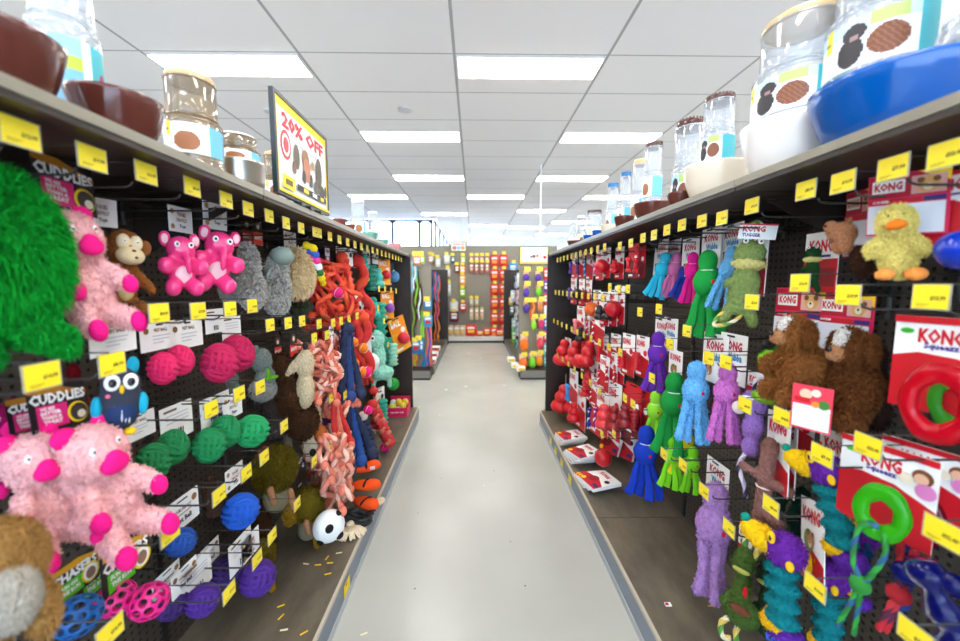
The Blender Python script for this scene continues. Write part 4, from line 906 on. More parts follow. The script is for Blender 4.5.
# orange slippers, football and bits on the base shelf
for i, (px, py, z, lb) in enumerate(((366, 470, .34, 'topmost orange plush slipper with a white tag'), (366, 488, .27, 'middle orange plush slipper'), (366, 506, .19, 'lowest orange plush slipper resting on the base shelf'))):
    o = empty('plush_slipper', atz(px, py-3, z), 20-25*i, .20)
    for n, me in spec_parts('slipper'): child(n, me, o)
    if i == 0: MB().box((.1, -.25, .0), (.24, -.235, .1), K('s')).build('label_tag', o)
    tag(o, lb, 'plush slipper', 'orange plush slippers')
toy('soccer', 'soccer_ball_toy', 329, 526, -.685, 36, 40, 'white plush soccer ball with black patches on the base shelf')
mb = MB(); m = mat((24, 24, 24), 'rope')
for k in range(4): mb.tube(spline([(-.1, .02*k, .02), (-.03+.02*k, -.04, .05+.02*k), (.05, .03*k-.03, .02), (.1, -.02+.03*k, .04)], 6), .012, m, 8)
for sgn in (0, 1): mb.tube([(.06+.035*math.cos(a*PI/6), .035*math.sin(a*PI/6), .018+.02*sgn) for a in range(12)], .011, m, 8, close=True)
o = mb.build('rope_toy', None, True); o.location = atz(353, 524, BASE+.002); tag(o, 'black rope toy lying beside the soccer ball', 'rope dog toy')
mb = MB(); m = mat((222, 202, 168), 'rope'); rr = random.Random(3)
for k in range(16): a = -2.4+k*.16; mb.tube([(0, 0, .03), (.05*math.cos(a), .05*math.sin(a), .025), (.09*math.cos(a)+rr.uniform(-.01, .01), .09*math.sin(a), .008)], .007, m, 6)
mb.ell((0, .01, .03), (.022, .022, .022), m)
o = mb.build('rope_tassel', None, True); o.location = atz(350, 531, BASE+.001); tag(o, 'cream rope tassel lying right of the soccer ball', 'rope tassel')
mb = MB(); m = mat((222, 202, 168), 'rope')
for k in range(7): a = -1+k*.35; mb.tube([(0, 0, .02), (.04*math.cos(a), .04*math.sin(a), .01)], .008, m, 6)
o = mb.build('rope_tassel', None, True); o.location = atz(378, 503, BASE+.002); tag(o, 'small cream rope end poking out below the orange slippers', 'rope tassel')
chip = MB().box((-.014, -.003, 0), (.014, .003, .002), K((244, 200, 30))).mesh('treat_chip', False); chip2 = MB().box((-.014, -.003, 0), (.014, .003, .002), K((236, 226, 190))).mesh('treat_chip', False)
for i, (px, py, a, nm) in enumerate(((327, 558, 80, 'upright-pointing'), (330, 563, 5, 'rightmost'), (318, 565, 5, 'longest middle'), (328, 574, 20, 'lowest'), (306, 564, -10, 'pale leftmost'), (339, 553, 15, 'cream topmost'), (304, 633, 40, 'near bottom edge'), (281, 606, 30, 'dark'), (281, 617, 70, 'small'), (284, 630, 10, 'white'))):
    z = BASE+.0005; o = bpy.data.objects.new('treat_chip', chip2 if i in (4, 5, 9) else chip); C.objects.link(o); o.location = atz(px, py, z); o.rotation_euler = (0, 0, R(a)); tag(o, '%s yellow sliver of litter on the left base shelf' % nm, 'litter', 'slivers of litter on the base shelf')
o = bpy.data.objects.new('treat_chip', chip2); C.objects.link(o); o.location = atz(364, 634, .0005); o.rotation_euler = (0, 0, R(25)); tag(o, 'pale sliver of litter lying on the aisle floor', 'litter')
o = MB().box((-.012, -.008, 0), (.012, .008, .006), K('w')).box((-.012, -.008, .0062), (0, .002, .009), K('r')).build('paper_scrap'); o.location = atz(668, 605, BASE+.001); tag(o, 'tiny red and white paper scrap on the right base shelf', 'litter')
o = MB().box((-.016, -.003, 0), (.016, .003, .002), K((190, 140, 70))).build('wood_sliver'); o.location = atz(712, 606, BASE+.001); tag(o, 'thin tan sliver under the lavender fuzzy toy', 'litter')

# ------------------------------------------------------------------ right side, near
KP = 'KONG'
toy('duck', 'plush_duck', 897, 241, .86, 82, -48, 'yellow fluffy duck with orange beak and feet', tilt=-6, cardk=[('kongcozie', 908, 172, 62, .89, -70)], lod=1.2)
toy('beaver', 'plush_beaver', 851, 246, .88, 70, -40, 'plush with a tan head and dark brown body left of the duck', tilt=-10, cardk=[('kongcozie', 862, 190, 60, .96, -112)])
toy('beaver', 'plush_beaver', 872, 250, 1.0, 56, -40, 'second brown plush tucked behind the duck', lod=.4, cardk=[('kongcozie', 880, 196, 60, 1.06, -80)])
single(gen(('ball', (14, 50, 170), 'gloss')), 'rubber_ball', 962, 250, .84, 46, -60, 'large shiny dark blue ball cut by the right edge', cardk=[('kongred', 958, 170, 76, .92, -80)])
toy('frog', 'plush_frog', 812, 268, .93, 50, -55, 'dark green frog plush with a pale mouth beneath a red card', tint=(30, 66, 34), cardk=[('kongpatch', 823, 232, 60, .97)])
o = toy('frog', 'plush_frog', 745, 280, .90, 92, -30, 'olive green frog plush with striped rope loops at head and foot', tilt=6, lod=1.5, cardk=[('kongpatch', 754, 230, 66, .95)])
def rope_loop(o, pts, r, cols=((232, 220, 190), (90, 150, 60), (220, 190, 90)), name='rope_loop'):
    mb = MB(); rope_tube(mb, spline(pts, 8), r, cols, twist=.6); return mb.build(name, o, True)
rope_loop(o, [(-.08, .02, .38), (-.09, .02, .52), (0, .02, .62), (.1, .02, .54), (.1, .02, .38)], .022)
rope_loop(o, [(-.05, -.03, -.32), (-.2, -.06, -.4), (-.26, -.08, -.52), (-.12, -.08, -.5), (.0, -.05, -.42), (.04, -.03, -.34)], .022)
sc_ = card_mesh(.6, .24, [('t', 'KONG', .1, .46, .7, .86, 'r'), ('t', 'TUGGER', .1, .14, .6, .38, 'n'), ('r', .0, .9, 1, 1, 'r')], name='sign_card')
child('sign_card', sc_, o, (.02, -.13, .585), sc=.66)
W = wubba
BL = (112, 186, 232)
W(660, 275, .93, 46, (40, 178, 208), 'turquoise cloth tug toy, leftmost of the top row', rz=-20, tilt=14, cardk=[('kongwub', 662, 240, 34)])
W(673, 275, .98, 46, (206, 110, 160), 'dusty pink cloth tug toy right of the turquoise one', rz=-30, tilt=10, cardk=[('kongwub', 674, 240, 34)])
W(684, 278, .98, 44, (24, 50, 150), 'dark blue cloth tug toy behind the magenta one', rz=-30, tilt=12)
W(692, 278, .92, 52, (214, 20, 130), 'magenta cloth tug toy with a long snout', rz=-30, cardk=[('kongwub', 691, 238, 38)])
W(706, 294, .90, 88, (22, 150, 60), 'tall green cloth tug toy with a red heart mark in the top row', rz=-30, cardk=[('kongwub', 712, 228, 40)])
W(727, 278, .92, 64, BL, 'sky blue fuzzy tug toy left of the olive frog', True, rz=-20, tilt=8, cardk=[('kongwub', 733, 224, 40)])
toy('greenfrog', 'plush_frog', 778, 371, .90, 74, -70, 'bright green frog plush with a lime snout beside the brown dog', tilt=4)
toy('dog', 'plush_dog', 801, 356, .86, 94, -98, 'shaggy brown plush dog with a white blaze, the left one', cardk=[('kongcozie', 800, 288, 60, .98)], lod=1.2)
toy('dog', 'plush_dog', 854, 374, .93, 108, -84, 'darker shaggy brown plush dog, the right one', tint=(112, 66, 32), cardk=[('kongcozie', 846, 294, 60, .98)], lod=1.2)
toy('shag', 'plush_toy', 872, 385, 1.02, 90, -60, 'very dark brown plush deep behind the right shaggy dog', tint=(44, 26, 18), lod=.6)
o = empty('toy_pack'); p = atx(813, 386, .80); o.location = p; o.rotation_euler = (0, 0, R(-60)); sc = 46*depth(p)/F/.12; o.scale = (sc,)*3
child('backing_card', card_mesh(.085, .12, [('r', .04, .04, .96, .56, (222, 222, 226)), ('c', .35, .8, .16, (226, 190, 160)), ('c', .6, .85, .12, (240, 210, 190)), ('c', .8, .62, .14, (70, 130, 50)), ('c', .6, .6, .1, (240, 140, 50)), ('r', .08, .62, .46, .72, 'r')], (226, 60, 80)), o)
tag(o, 'white and red refill pack hanging in front of the brown dogs', 'toy pack')
def tube_ring(px, py, x, hpx, col, label, cardk=None, rz=-70, kind='jelly', R0=.36, r=.13):
    me = ring_mesh(col, R0, r, kind)
    return single(me, 'ring_toy', px, py, x, hpx, rz, label, cardk=cardk)
tube_ring(938, 404, .84, 86, (200, 14, 34), 'large translucent red ring toy at the right edge', cardk=[('kongsq', 950, 318, 100, .92, -80)], rz=-62)
tube_ring(956, 402, .92, 62, (60, 150, 40), 'green ring toy showing through the hole of the red ring', rz=-62)
gm = ring_mesh((56, 180, 24), .34, .15)
o = single(gm, 'ring_toy', 881, 513, .84, 62, -58, 'translucent green ring tug toy with striped rope handles', cardk=[('kongsq', 888, 446, 90, .89, -75)])
rope_loop(o, [(0, -.12, -.2), (-.28, -.2, -.3), (-.34, -.2, -.9), (-.2, -.18, -1.3), (-.5, -.18, -2.2)], .055, ((30, 120, 40), (40, 90, 130), (40, 150, 50)), 'rope_handle')
rope_loop(o, [(.1, -.12, -.28), (.16, -.2, -.6), (-.02, -.2, -1.05), (-.14, -.2, -1.3), (-.2, -.18, -2.2)], .055, ((40, 150, 50), (40, 90, 130), (30, 120, 40)), 'rope_handle')
mb = MB(); mb.ell((-.18, -.18, -1.28), (.2, .15, .16), mat((30, 130, 40), 'rope')); mb.build('knot', o, True)
tube_ring(918, 520, .96, 60, (120, 10, 24), 'dark red ring tug toy behind the green ring', cardk=[('kongsq', 926, 446, 80, .98, -75)], rz=-60)
o = empty('rope_tug'); place(o, 899, 592, .90, 100, 1, -60)
rope_loop(o, [(.1, 0, .5), (.08, -.02, .2), (-.02, 0, -.05), (-.16, 0, -.5)], .045, ((190, 24, 40), (90, 30, 60), (210, 50, 60)), 'rope')
rope_loop(o, [(-.04, 0, .5), (-.02, .02, .2), (0, 0, -.05), (-.1, .05, -.5)], .045, ((190, 24, 40), (90, 30, 60), (210, 50, 60)), 'rope')
mb = MB(); mb.ell((0, -.01, -.02), (.14, .1, .1), mat((180, 20, 36), 'rope')); mb.build('knot', o, True); tag(o, 'red striped rope with a knot, right of the green ring rope', 'rope dog toy')
o = empty('rubber_toy'); place(o, 940, 604, .88, 84, 1, -60, -24)
mb = MB(); m = mat((14, 18, 96), 'jelly'); mb.lathe([(0, .5), (.2, .48), (.3, .38), (.3, .28), (.16, .18), (.2, .05), (.28, -.08), (.24, -.2), (.16, -.26), (.26, -.34), (.32, -.42), (.22, -.5), (0, -.5)], m, 28); mb.build('body', o, True)
mb = MB(); mb.ell((.3, -.05, .26), (.2, .16, .14), m).ell((-.3, -.05, .3), (.18, .16, .14), m); mb.build('lobe', o, True)
tag(o, 'dark blue translucent lobed rubber toy in the lower right corner', 'dog toy')
rope_toy(('braid', (20, 40, 110), (30, 50, 120), (14, 30, 90)), 905, 560, .96, 100, -60, 'dark blue rope behind the red striped rope')
# worms
WK = [('worm', 'plush_worm')]
o = toy('worm', 'plush_worm', 782, 583, .84, 118, -60, 'purple-headed worm plush with a yellow beak and teal body, nearest the left', tilt=-4, cardk=[('kongdog', 812, 500, 80, .90, -112, -14)], lod=1.3)
mb = MB(); mb.text('KONG', -.09, -.49, .12, -.42, -.155, K((40, 80, 200))); mb.build('lettering', o)
toy('worm', 'plush_worm', 832, 504, .88, 112, -66, 'purple-headed worm plush hanging above the others in the middle', tilt=-16, cardk=[('kongdog', 836, 432, 76, .94, -105, -10)], lod=1.1)
toy('worm', 'plush_worm', 828, 606, .92, 110, -66, 'purple-headed worm plush behind a slanted ticket at the bottom', tilt=-4, cardk=[('kongdog', 838, 512, 66, .98, -110, -14)])
toy('worm', 'plush_worm', 858, 560, .98, 90, -62, 'worm plush half hidden behind the green ring rope', tint=(14, 70, 120), lod=.5)
o = toy('croc', 'plush_crocodile', 740, 588, .90, 96, -50, 'olive crocodile plush with a red tag and camouflage pad', tilt=3, lod=1.2, cardk=[('kongdog', 746, 530, 30, .95)])
rope_loop(o, [(0, .02, .4), (-.02, .02, .6), (.05, .02, .72), (.12, .02, .6), (.1, .02, .38)], .032)
rope_loop(o, [(-.04, 0, -.36), (-.14, 0, -.5), (-.12, 0, -.64), (-.02, 0, -.62)], .032)
rope_loop(o, [(.06, 0, -.36), (.02, 0, -.5), (.05, 0, -.64)], .032)
toy('croc', 'plush_crocodile', 765, 600, .98, 90, -50, 'dark camouflage plush behind the olive crocodile', tint=(40, 56, 34), lod=.5)
o = toy('lavender', 'plush_monkey', 750, 425, .90, 76, -50, 'lavender plush monkey with a white brow and pink muzzle', tilt=4, cardk=[('kongpatch', 756, 372, 34, .94)])
rope_loop(o, [(-.02, .02, .42), (-.02, .02, .6), (.1, .02, .62), (.14, .02, .44)], .03, ((230, 226, 236), (60, 50, 90), (200, 190, 220)))
rope_loop(o, [(.02, 0, -.36), (-.06, 0, -.6), (.06, 0, -.85), (.1, 0, -1.0)], .035, ((230, 226, 236), (60, 50, 90), (200, 190, 220)))
toy('stick', 'plush_toy', 764, 490, .86, 104, -55, 'brown-mauve stick-limbed plush beside the red slanted cards', tilt=2, cardk=[('kongdog', 779, 412, 78, .90, -108, -8), ('kongdog', 788, 416, 76, .93, -112, -8)])
toy('stick', 'plush_toy', 786, 470, 1.0, 90, -55, 'dark green and maroon plush behind the worm with the white string', tint=(26, 48, 36), lod=.5)
toy('shag', 'plush_toy', 800, 520, 1.02, 70, -70, 'dark green plush deep behind the worms', tint=(16, 50, 40), lod=.4)
for px, py, h_, x, lb in ((836, 432, 40, .96, 'white and red card above the middle worm plush'), (800, 408, 44, 1.0, 'white card behind the white and red refill pack')):
    carded(px, py, x, h_, ('w', 'r', 'r'), None, lb, name='toy_card', word=KP, w=.09, h=.11)
# fuzzy and cloth tug toys, lower rows
W(695, 402, .86, 84, (110, 184, 236), 'sky blue fuzzy tug toy with long tails in the middle row', True, rz=-22, cardk=[('kongwub', 716, 334, 50, .92)], splay=.1)
W(726, 403, .87, 82, (206, 116, 196), 'orchid pink fuzzy tug toy right of the sky blue one', True, rz=-22, cardk=[('kongwub', 734, 334, 50, .93)], splay=.1)
o = W(713, 541, .90, 124, (172, 130, 188), 'lavender fuzzy tug toy hanging lowest over the base shelf', True, rz=-25, cardk=[('kongwub', 718, 462, 44, .94)], splay=.02, wf=.8)
W(673, 414, .88, 86, (20, 140, 56), 'green cloth tug toy left of the sky blue fuzzy one', rz=-25, cardk=[('kongdog', 676, 350, 40, .93)])
W(657, 362, .90, 62, (100, 40, 160), 'purple cloth tug toy above the green ones', rz=-25, cardk=[('kongwub', 662, 318, 34, .95), ('kongwub', 671, 318, 34, .95)])
W(645, 462, .86, 76, (16, 54, 170), 'royal blue cloth tug toy hanging to the base shelf', rz=-25, cardk=[('kongdog', 642, 402, 38, .92)])
W(655, 418, .90, 56, (140, 214, 50), 'lime cloth tug toy above the royal blue one', rz=-30)
W(672, 462, .90, 56, (120, 204, 30), 'lime cloth tug toy tails beneath the dark green one', rz=-25)
W(684, 448, .94, 60, (226, 200, 20), 'yellow cloth tug toy behind the blue fuzzy one', rz=-25)
W(692, 470, .95, 50, (120, 210, 30), 'lime cloth tug toy hanging farthest right of the limes', rz=-15)
W(729, 380, .97, 60, (200, 20, 50), 'dark red tug toy behind the fuzzy pair', rz=-25)
for px, py, h_ in ((670, 317, 30), (678, 317, 30)): pass

# ------------------------------------------------------------------ right side, far: red rubber toys in packs
RDK = (206, 22, 36)
GR_ = 'red rubber toys in packs far on the right side'
far = [  # px, py(top), h, item, item colour, card base, roll
 (575, 252, 26, 'bone', (90, 40, 150), 'w'), (582, 252, 26, 'bone', (60, 40, 110), 'w'), (590, 250, 30, 'tug', (40, 120, 190), 'w'), (600, 250, 30, 'tug', (230, 90, 130), 'w'), (607, 248, 30, 'ball', RDK, 'w'), (620, 247, 32, 'kong', RDK, 'w'), (634, 244, 34, 'bone', RDK, 'r'), (641, 246, 32, 'bone', RDK, 'r'),
 (574, 278, 26, 'bone', (100, 60, 170), 'w'), (582, 279, 26, 'ball', 'k', 'w'), (589, 280, 26, 'bone', (130, 20, 30), 'w'), (597, 290, 32, 'ball', (240, 110, 40), 'w'), (605, 292, 34, 'kong', 'k', 'w'), (613, 290, 36, 'kong', 'k', 'w'), (620, 286, 38, 'ball', RDK, 'w'),
 (581, 306, 34, 'bone', (240, 130, 140), 'w'), (586, 314, 34, 'kong', 'k', 'w'), (593, 306, 34, 'tug', RDK, 'w'), (600, 308, 40, 'tug', RDK, 'w'),
 (568, 338, 28, 'kong', RDK, 'w'), (563, 344, 28, 'kong', RDK, 'w'), (585, 342, 32, 'ball', RDK, 'r'), (604, 334, 34, 'bone', RDK, 'w'), (616, 334, 36, 'bone', RDK, 'w'), (629, 334, 42, 'ribbed', RDK, 'w'), (643, 336, 42, 'ribbed', RDK, 'w'),
 (594, 356, 36, 'kong', RDK, 'w'), (605, 356, 36, 'tug', RDK, 'w'), (613, 352, 36, 'tug', RDK, 'w'), (620, 356, 34, 'tug', (220, 60, 60), 'w'), (596, 378, 30, 'tug', RDK, 'w'), (590, 372, 30, 'kong', RDK, 'w'),
 (562, 372, 38, 'kong', RDK, 'w'), (574, 370, 38, 'bone', (60, 140, 200), 'w'), (581, 386, 44, 'kong', RDK, 'w'), (597, 390, 46, 'tug', (50, 50, 170), 'w'), (603, 390, 46, 'tug', (150, 30, 130), 'w'), (614, 382, 58, 'kong', (226, 60, 66), 'w'), (624, 384, 58, 'kong', (150, 20, 30), 'r'), (634, 384, 54, 'kong', (130, 16, 26), 'r'), (643, 390, 50, 'ribbed', (150, 20, 30), 'r')]
for i, (px, py, h_, it, c_, base) in enumerate(far):
    c_ = CO[c_] if isinstance(c_, str) else c_
    nm = {'bone': 'bone', 'ball': 'ball', 'kong': 'cone', 'tug': 'knotted', 'ribbed': 'ribbed'}[it]
    row = 'top row' if py < 270 else 'second row' if py < 330 else 'third row' if py < 368 else 'lowest hanging row'
    cn = 'red' if c_[0] > 120 and c_[1] < 70 and c_[2] < 70 else 'black' if sum(c_) < 90 else 'blue' if c_[2] > 120 and c_[0] < 90 else 'purple' if c_[2] > 120 else 'orange' if c_[1] > 100 and c_[2] < 60 else 'pink'
    carded(px, py, .86+.03*(i % 3), h_, (base, 'r' if base == 'w' else (120, 16, 28), 'r' if base == 'w' else 'w'), (it, c_) + ((c_, (240, 235, 235)) if it == 'tug' else ()), '%s %s rubber toy on a card, %s on the right' % (cn, nm, row), name='carded_toy', word=KP if base == 'w' else None, isc=.44, iz=-.6, rz=-80, group=GR_, w=.07)
for px, py, h_, lb, x in ((563, 352, 26, 'large red three-tiered rubber toy near the right end panel', .84), (574, 353, 26, 'red three-tiered rubber toy just right of the one by the end panel', .86), (588, 353, 26, 'red rounded rubber toy, third from the right end panel', .86), (562, 398, 28, 'red three-tiered rubber toy hanging lowest by the end panel', .84), (572, 402, 22, 'dark red rubber toy behind the lowest one by the end panel', .90)):
    single(gen(('kong', (214, 26, 36))), 'rubber_toy', px, py, x, h_, -40, lb, group='loose red rubber toys', tilt=12)
# packs lying and leaning on the base shelf
pk = card_mesh(.17, .2, [('p', [(0, 0), (1, 0), (1, .3), (.5, .5), (0, .44)], 'r'), ('t', 'KONG', .12, .72, .6, .88, 'r'), ('c', .36, .38, .2, (150, 14, 24)), ('c', .8, .6, .1, 'k'), ('r', .7, .1, .95, .22, 'n'), ('c', .14, .12, .1, 'y')], 'w', t=.022, name='packet')
def packet(px, py, z, tip, rz, label, name='toy_packet'):
    o = bpy.data.objects.new(name, pk); C.objects.link(o); p = atz(px, py, z); p.x = .89 if tip < -60 else p.x; o.location = p
    o.rotation_euler = (Matrix.Rotation(R(rz), 3, 'Z') @ Matrix.Rotation(R(tip), 3, 'X')).to_euler(); return tag(o, label, 'dog toy pack', 'red and white packs on the right base shelf')
for i in range(3): packet(650+3*i, 476, BASE+.026+.024*i, -88, -86+6*i, '%s flat white and red pack in the near stack on the right base shelf' % ('bottom', 'middle', 'top')[i])
for i in range(4): packet(628-3*i, 454-2*i, BASE+.026+.026*i, -88, -84+5*i, '%s flat pack in the middle stack on the right base shelf' % ('bottom', 'second', 'third', 'top')[i])
for i in range(3): packet(606-3*i, 437-2*i, BASE+.028+.026*i, -88, -88+5*i, '%s pack in the farthest stack on the right base shelf' % ('bottom', 'middle', 'top')[i])
packet(615, 426, BASE+.25, -22, -60, 'upright white and red ball pack leaning on the near stack'); packet(628, 430, BASE+.25, -16, -62, 'second upright pack just behind the leaning ball pack')
single(gen(('ball', (190, 16, 30))), 'rubber_ball', 603, 458, .86, 17, -60, 'red ribbed ball on the pack that leans on the near stack')

# ------------------------------------------------------------------ on the top shelves
BR = (88, 44, 36); CRM = (226, 214, 194); BLU = (0, 80, 160)
def bowl_mesh(col, rim=None):
    m = mat(col, 'gloss'); mb = MB()
    mb.lathe([(0, 0), (.31, 0), (.36, .03), (.42, .14), (.48, .3), (.5, .36), (.5, .385), (.47, .385), (.44, .3), (.34, .08), (0, .06)], m, 56); return mb.mesh('pet_bowl')
_b = {}
def bowl(px, py, r, x, col, label, group='pet bowls on the top shelves'):
    """(px,py) = where the bowl meets the shelf at its aisle side; r = radius in metres"""
    if col not in _b: _b[col] = bowl_mesh(col)
    s = 1 if x > 0 else -1
    yy = px
    o = bpy.data.objects.new('pet_bowl', _b[col]); C.objects.link(o); o.location = (s*(x*s+r), yy, TOP1+.001); o.scale = (r*2, r*2, r*2*py)
    return tag(o, label, 'pet bowl', group)
lab_cols = {'kib': (112, 62, 36), 'dog': (44, 40, 44), 'teal': (70, 176, 186), 'sky': (190, 222, 240), 'grn': (176, 206, 110)}
def curved(mb, r, z0, z1, a0, a1, fn, nu=84, nv=30):
    base = len(mb.v)
    for j in range(nv+1):
        for i in range(nu+1):
            a = a0+(a1-a0)*i/nu; mb.v.append((r*math.cos(a), r*math.sin(a), z0+(z1-z0)*j/nv))
    for j in range(nv):
        for i in range(nu):
            q = base+j*(nu+1)+i; mb.f.append((q, q+1, q+nu+2, q+nu+1)); mb.m.append(mb.mi(K(fn((i+.5)/nu, (j+.5)/nv))))
def labfn(u, v, kind):
    if kind == 'dog':
        if (u-.32)**2/.0006+(v-.62)**2/.004 < 1: return (150, 120, 120)
        if (u-.3)**2/.006+(v-.35)**2/.1 < 1: return lab_cols['dog']
        if (u-.32)**2/.005+(v-.72)**2/.03 < 1: return lab_cols['dog']
        if (u-.5)**2/.012+(v-.4)**2/.09 < 1: return lab_cols['kib'] if (int(u*90)+int(v*23)) % 3 else (142, 86, 56)
        if u > .66: return lab_cols['teal']
        if v > .72: return lab_cols['grn'] if .4 < u < .6 else lab_cols['sky']
        return (232, 240, 246)
    if kind == 'cat':
        if (u-.2)**2/.01+(v-.6)**2/.1 < 1: return (190, 130, 80)
        if .35 < u < .62: return (120, 180, 220) if v < .55 else ((180, 200, 60) if v < .75 else (150, 220, 240))
        if u > .7: return (180, 40, 110) if (u-.84)**2/.003+(v-.45)**2/.04 < 1 else lab_cols['teal']
        return (236, 242, 246)
    if u > .6: return (110, 186, 214)
    if (u-.35)**2/.02+(v-.4)**2/.1 < 1: return (160, 100, 60)
    return (238, 240, 242)
_cont = {}
def container_parts(kind, lid):
    key = (kind, lid)
    if key in _cont: return _cont[key]
    cl = mat((238, 242, 246) if kind != 'tan' else (206, 188, 160), 'clear')
    a = MB(); a.lathe([(0, .01), (.40, .01), (.44, .04), (.46, .1), (.46, .44), (.43, .48), (.36, .5)], cl, 48)
    b = MB(); b.lathe([(.34, .5), (.39, .52), (.4, .56), (.4, .84), (.37, .88)], cl, 48)
    base = MB(); base.lathe([(0, 0), (.46, 0), (.49, .03), (.48, .09), (.46, .1)], cl, 48)
    ribs = []
    for z in (.1, .47, .52, .86): q_ = MB(); ribs.append(q_.mesh('rib') if 0 else q_); q_.tube([((.465 if z < .5 else .405)*math.cos(t*PI/20), (.465 if z < .5 else .405)*math.sin(t*PI/20), z) for t in range(40)], .009, cl, 6, close=True)
    ld = MB(); ld.lathe([(0, .93), (.3, .93), (.36, .925), (.4, .9), (.4, .86), (.37, .855)], mat(lid, 'gloss'), 40)
    if lid in ((74, 38, 32), (30, 110, 170)):
        for t in range(24): an = t*PI/12; ld.box((.36*math.cos(an)-.02, .36*math.sin(an)-.02, .9), (.36*math.cos(an)+.02, .36*math.sin(an)+.02, .935), mat(lid, 'gloss'))
    lb = MB(); curved(lb, .468, .14, .42, R(-160), R(20), lambda u, v: labfn(u, v, 'dog' if kind == 'dog' else 'cat' if kind == 'cat' else 'x'))
    stk = MB(); curved(stk, .472, .3, .43, R(-140), R(-129), lambda u, v: YEL if not (.3 < v < .5 and u < .6) else (150, 130, 30), 6, 6)
    _cont[key] = [('reservoir', a.mesh('reservoir')), ('upper_tank', b.mesh('upper_tank')), ('base_ring', base.mesh('base_ring')), *[('rib', q_.mesh('rib')) for q_ in ribs], ('lid', ld.mesh('lid')), ('label', lb.mesh('label', False)), ('price_sticker', stk.mesh('price_sticker', False))]
    return _cont[key]
def container(y, x, r, h, kind, lid, label, rz=0, z=TOP1, group='clear pet food dispensers on the top shelves'):
    o = empty('food_dispenser', (x, y, z+.002), rz)
    o.scale = (r*2, r*2, h)
    for n, me in container_parts(kind, lid): child(n, me, o)
    return tag(o, label, 'pet food dispenser', group)
LB_, WH = (30, 110, 170), (240, 240, 240)
TAN = (206, 170, 120); DBR = (74, 38, 32)
def circ(pl, pr, xf, side_=1, py=283):
    a = [abs(math.atan2(ray(p, py).x, ray(p, py).y)) for p in (pl, pr)]
    be = sum(a)/2; ga = abs(a[0]-a[1])/2
    D = xf/(math.sin(be)-math.sin(ga)); return D*math.sin(be)*side_, D*math.cos(be), D*math.sin(ga)
def ztop(x, y, py):
    # height above which a point over (x, y) shows at image row py
    lo, hi = 1.0, 6.0
    for _ in range(40):
        m_ = (lo+hi)/2; v = CM.transposed() @ Vector((x, y, m_-CAM_Z)); q = 320.5-F*v.y/(-v.z)
        if q > py: lo = m_
        else: hi = m_
    return lo
BOWLS = {}
def bowl_at(pl, pr, py, col, label, s, xf=None, key=None):
    x, y, r = circ(pl, pr, xf or ((RT if s > 0 else -LT)+.008), s, py)
    h = ztop(x, y, py)-TOP1
    h = max(.03, min(h, r*1.1))
    if col not in _b: _b[col] = bowl_mesh(col)
    o = bpy.data.objects.new('pet_bowl', _b[col]); C.objects.link(o); o.location = (x, y, TOP1+.001); o.scale = (r*2, r*2, h/.385)
    tag(o, label, 'pet bowl', 'pet bowls on the top shelves'); BOWLS[key or label] = (x, y, r, h); return o
def cont_at(pl, pr, py, kind, lid, label, s, xf=None, z=0.0, rz=0):
    if z:
        q = list(BOWLS.values()); x0, y0, r0, h0 = min(q, key=lambda b: abs((474+384*b[0]/b[1])-(pl+pr)/2))
        r = min(circ(pl, pr, abs(x0)*.9, s, max(py, 0)+20)[2], r0*.92); z0 = TOP1+.001+h0*.76; h = (ztop(x0, y0, py)-z0)/.93
        return container(y0, x0, r, h, kind, lid, label, rz, z0)
    x, y, r = circ(pl, pr, xf or ((RT if s > 0 else -LT)+.03), s, max(py, 0)+20)
    z0 = TOP1+z; h = (ztop(x, y, py)-z0)/.93
    return container(y, x, r/.98, h, kind, lid, label, rz, z0)
# right shelf
bowl_at(808, 1010, 84, BLU, 'large glossy blue pet bowl at the right end of the right top shelf', 1)
_h = BOWLS['large glossy blue pet bowl at the right end of the right top shelf'][3]
container(.905, .925, .105, .36, 'dog', TAN, 'clear dispenser with a black dog label standing on the blue bowl', -60, TOP1+_h)
container(.69, .95, .105, .36, 'dog', TAN, 'clear dispenser cut by the top right corner of the photo', -50, TOP1+_h)
bowl_at(740, 856, 122, (232, 228, 224), 'white glossy pet bowl just left of the large blue one', 1)
cont_at(743, 838, 20, 'dog', TAN, 'clear dispenser with a tan lid and dog label in the white bowl', 1, xf=.775, z=.05, rz=-64)
bowl_at(683, 752, 162, CRM, 'cream glossy pet bowl on the right top shelf, largest of the cream ones', 1)
cont_at(709, 752, 98, 'dog', DBR, 'clear dispenser with a brown lid standing in the large cream bowl', 1, xf=.78, z=.05, rz=-64)
bowl_at(667, 694, 190, BR, 'brown pet bowl just left of the large cream bowl', 1)
cont_at(672, 709, 122, 'dog', DBR, 'clear dispenser with a brown lid and blue label left of the cream bowl', 1, xf=.93, rz=-64)
bowl_at(633, 671, 204, BR, 'wide brown pet bowl in the middle of the right top shelf', 1)
cont_at(649, 673, 144, 'x', DBR, 'clear dispenser with a brown lid over the wide brown bowl', 1, xf=.79, z=.04, rz=-64)
cont_at(631, 650, 160, 'x', TAN, 'clear dispenser with a tan lid behind the wide brown bowl', 1, xf=.93, rz=-64)
bowl_at(614, 635, 214, BR, 'small brown pet bowl left of the wide brown one', 1)
cont_at(619, 632, 173, 'x', LB_, 'clear dispenser with a blue lid behind the small brown bowl', 1, xf=.92, rz=-64)
bowl_at(600, 616, 222, CRM, 'small cream pet bowl left of the small brown one', 1)
cont_at(606, 619, 184, 'x', LB_, 'clear dispenser with a blue lid behind the small cream bowl', 1, xf=.92, rz=-64)
bowl_at(592, 603, 228, BLU, 'right one of the two small blue pet bowls', 1); bowl_at(583, 592, 233, BLU, 'left one of the two small blue pet bowls', 1)
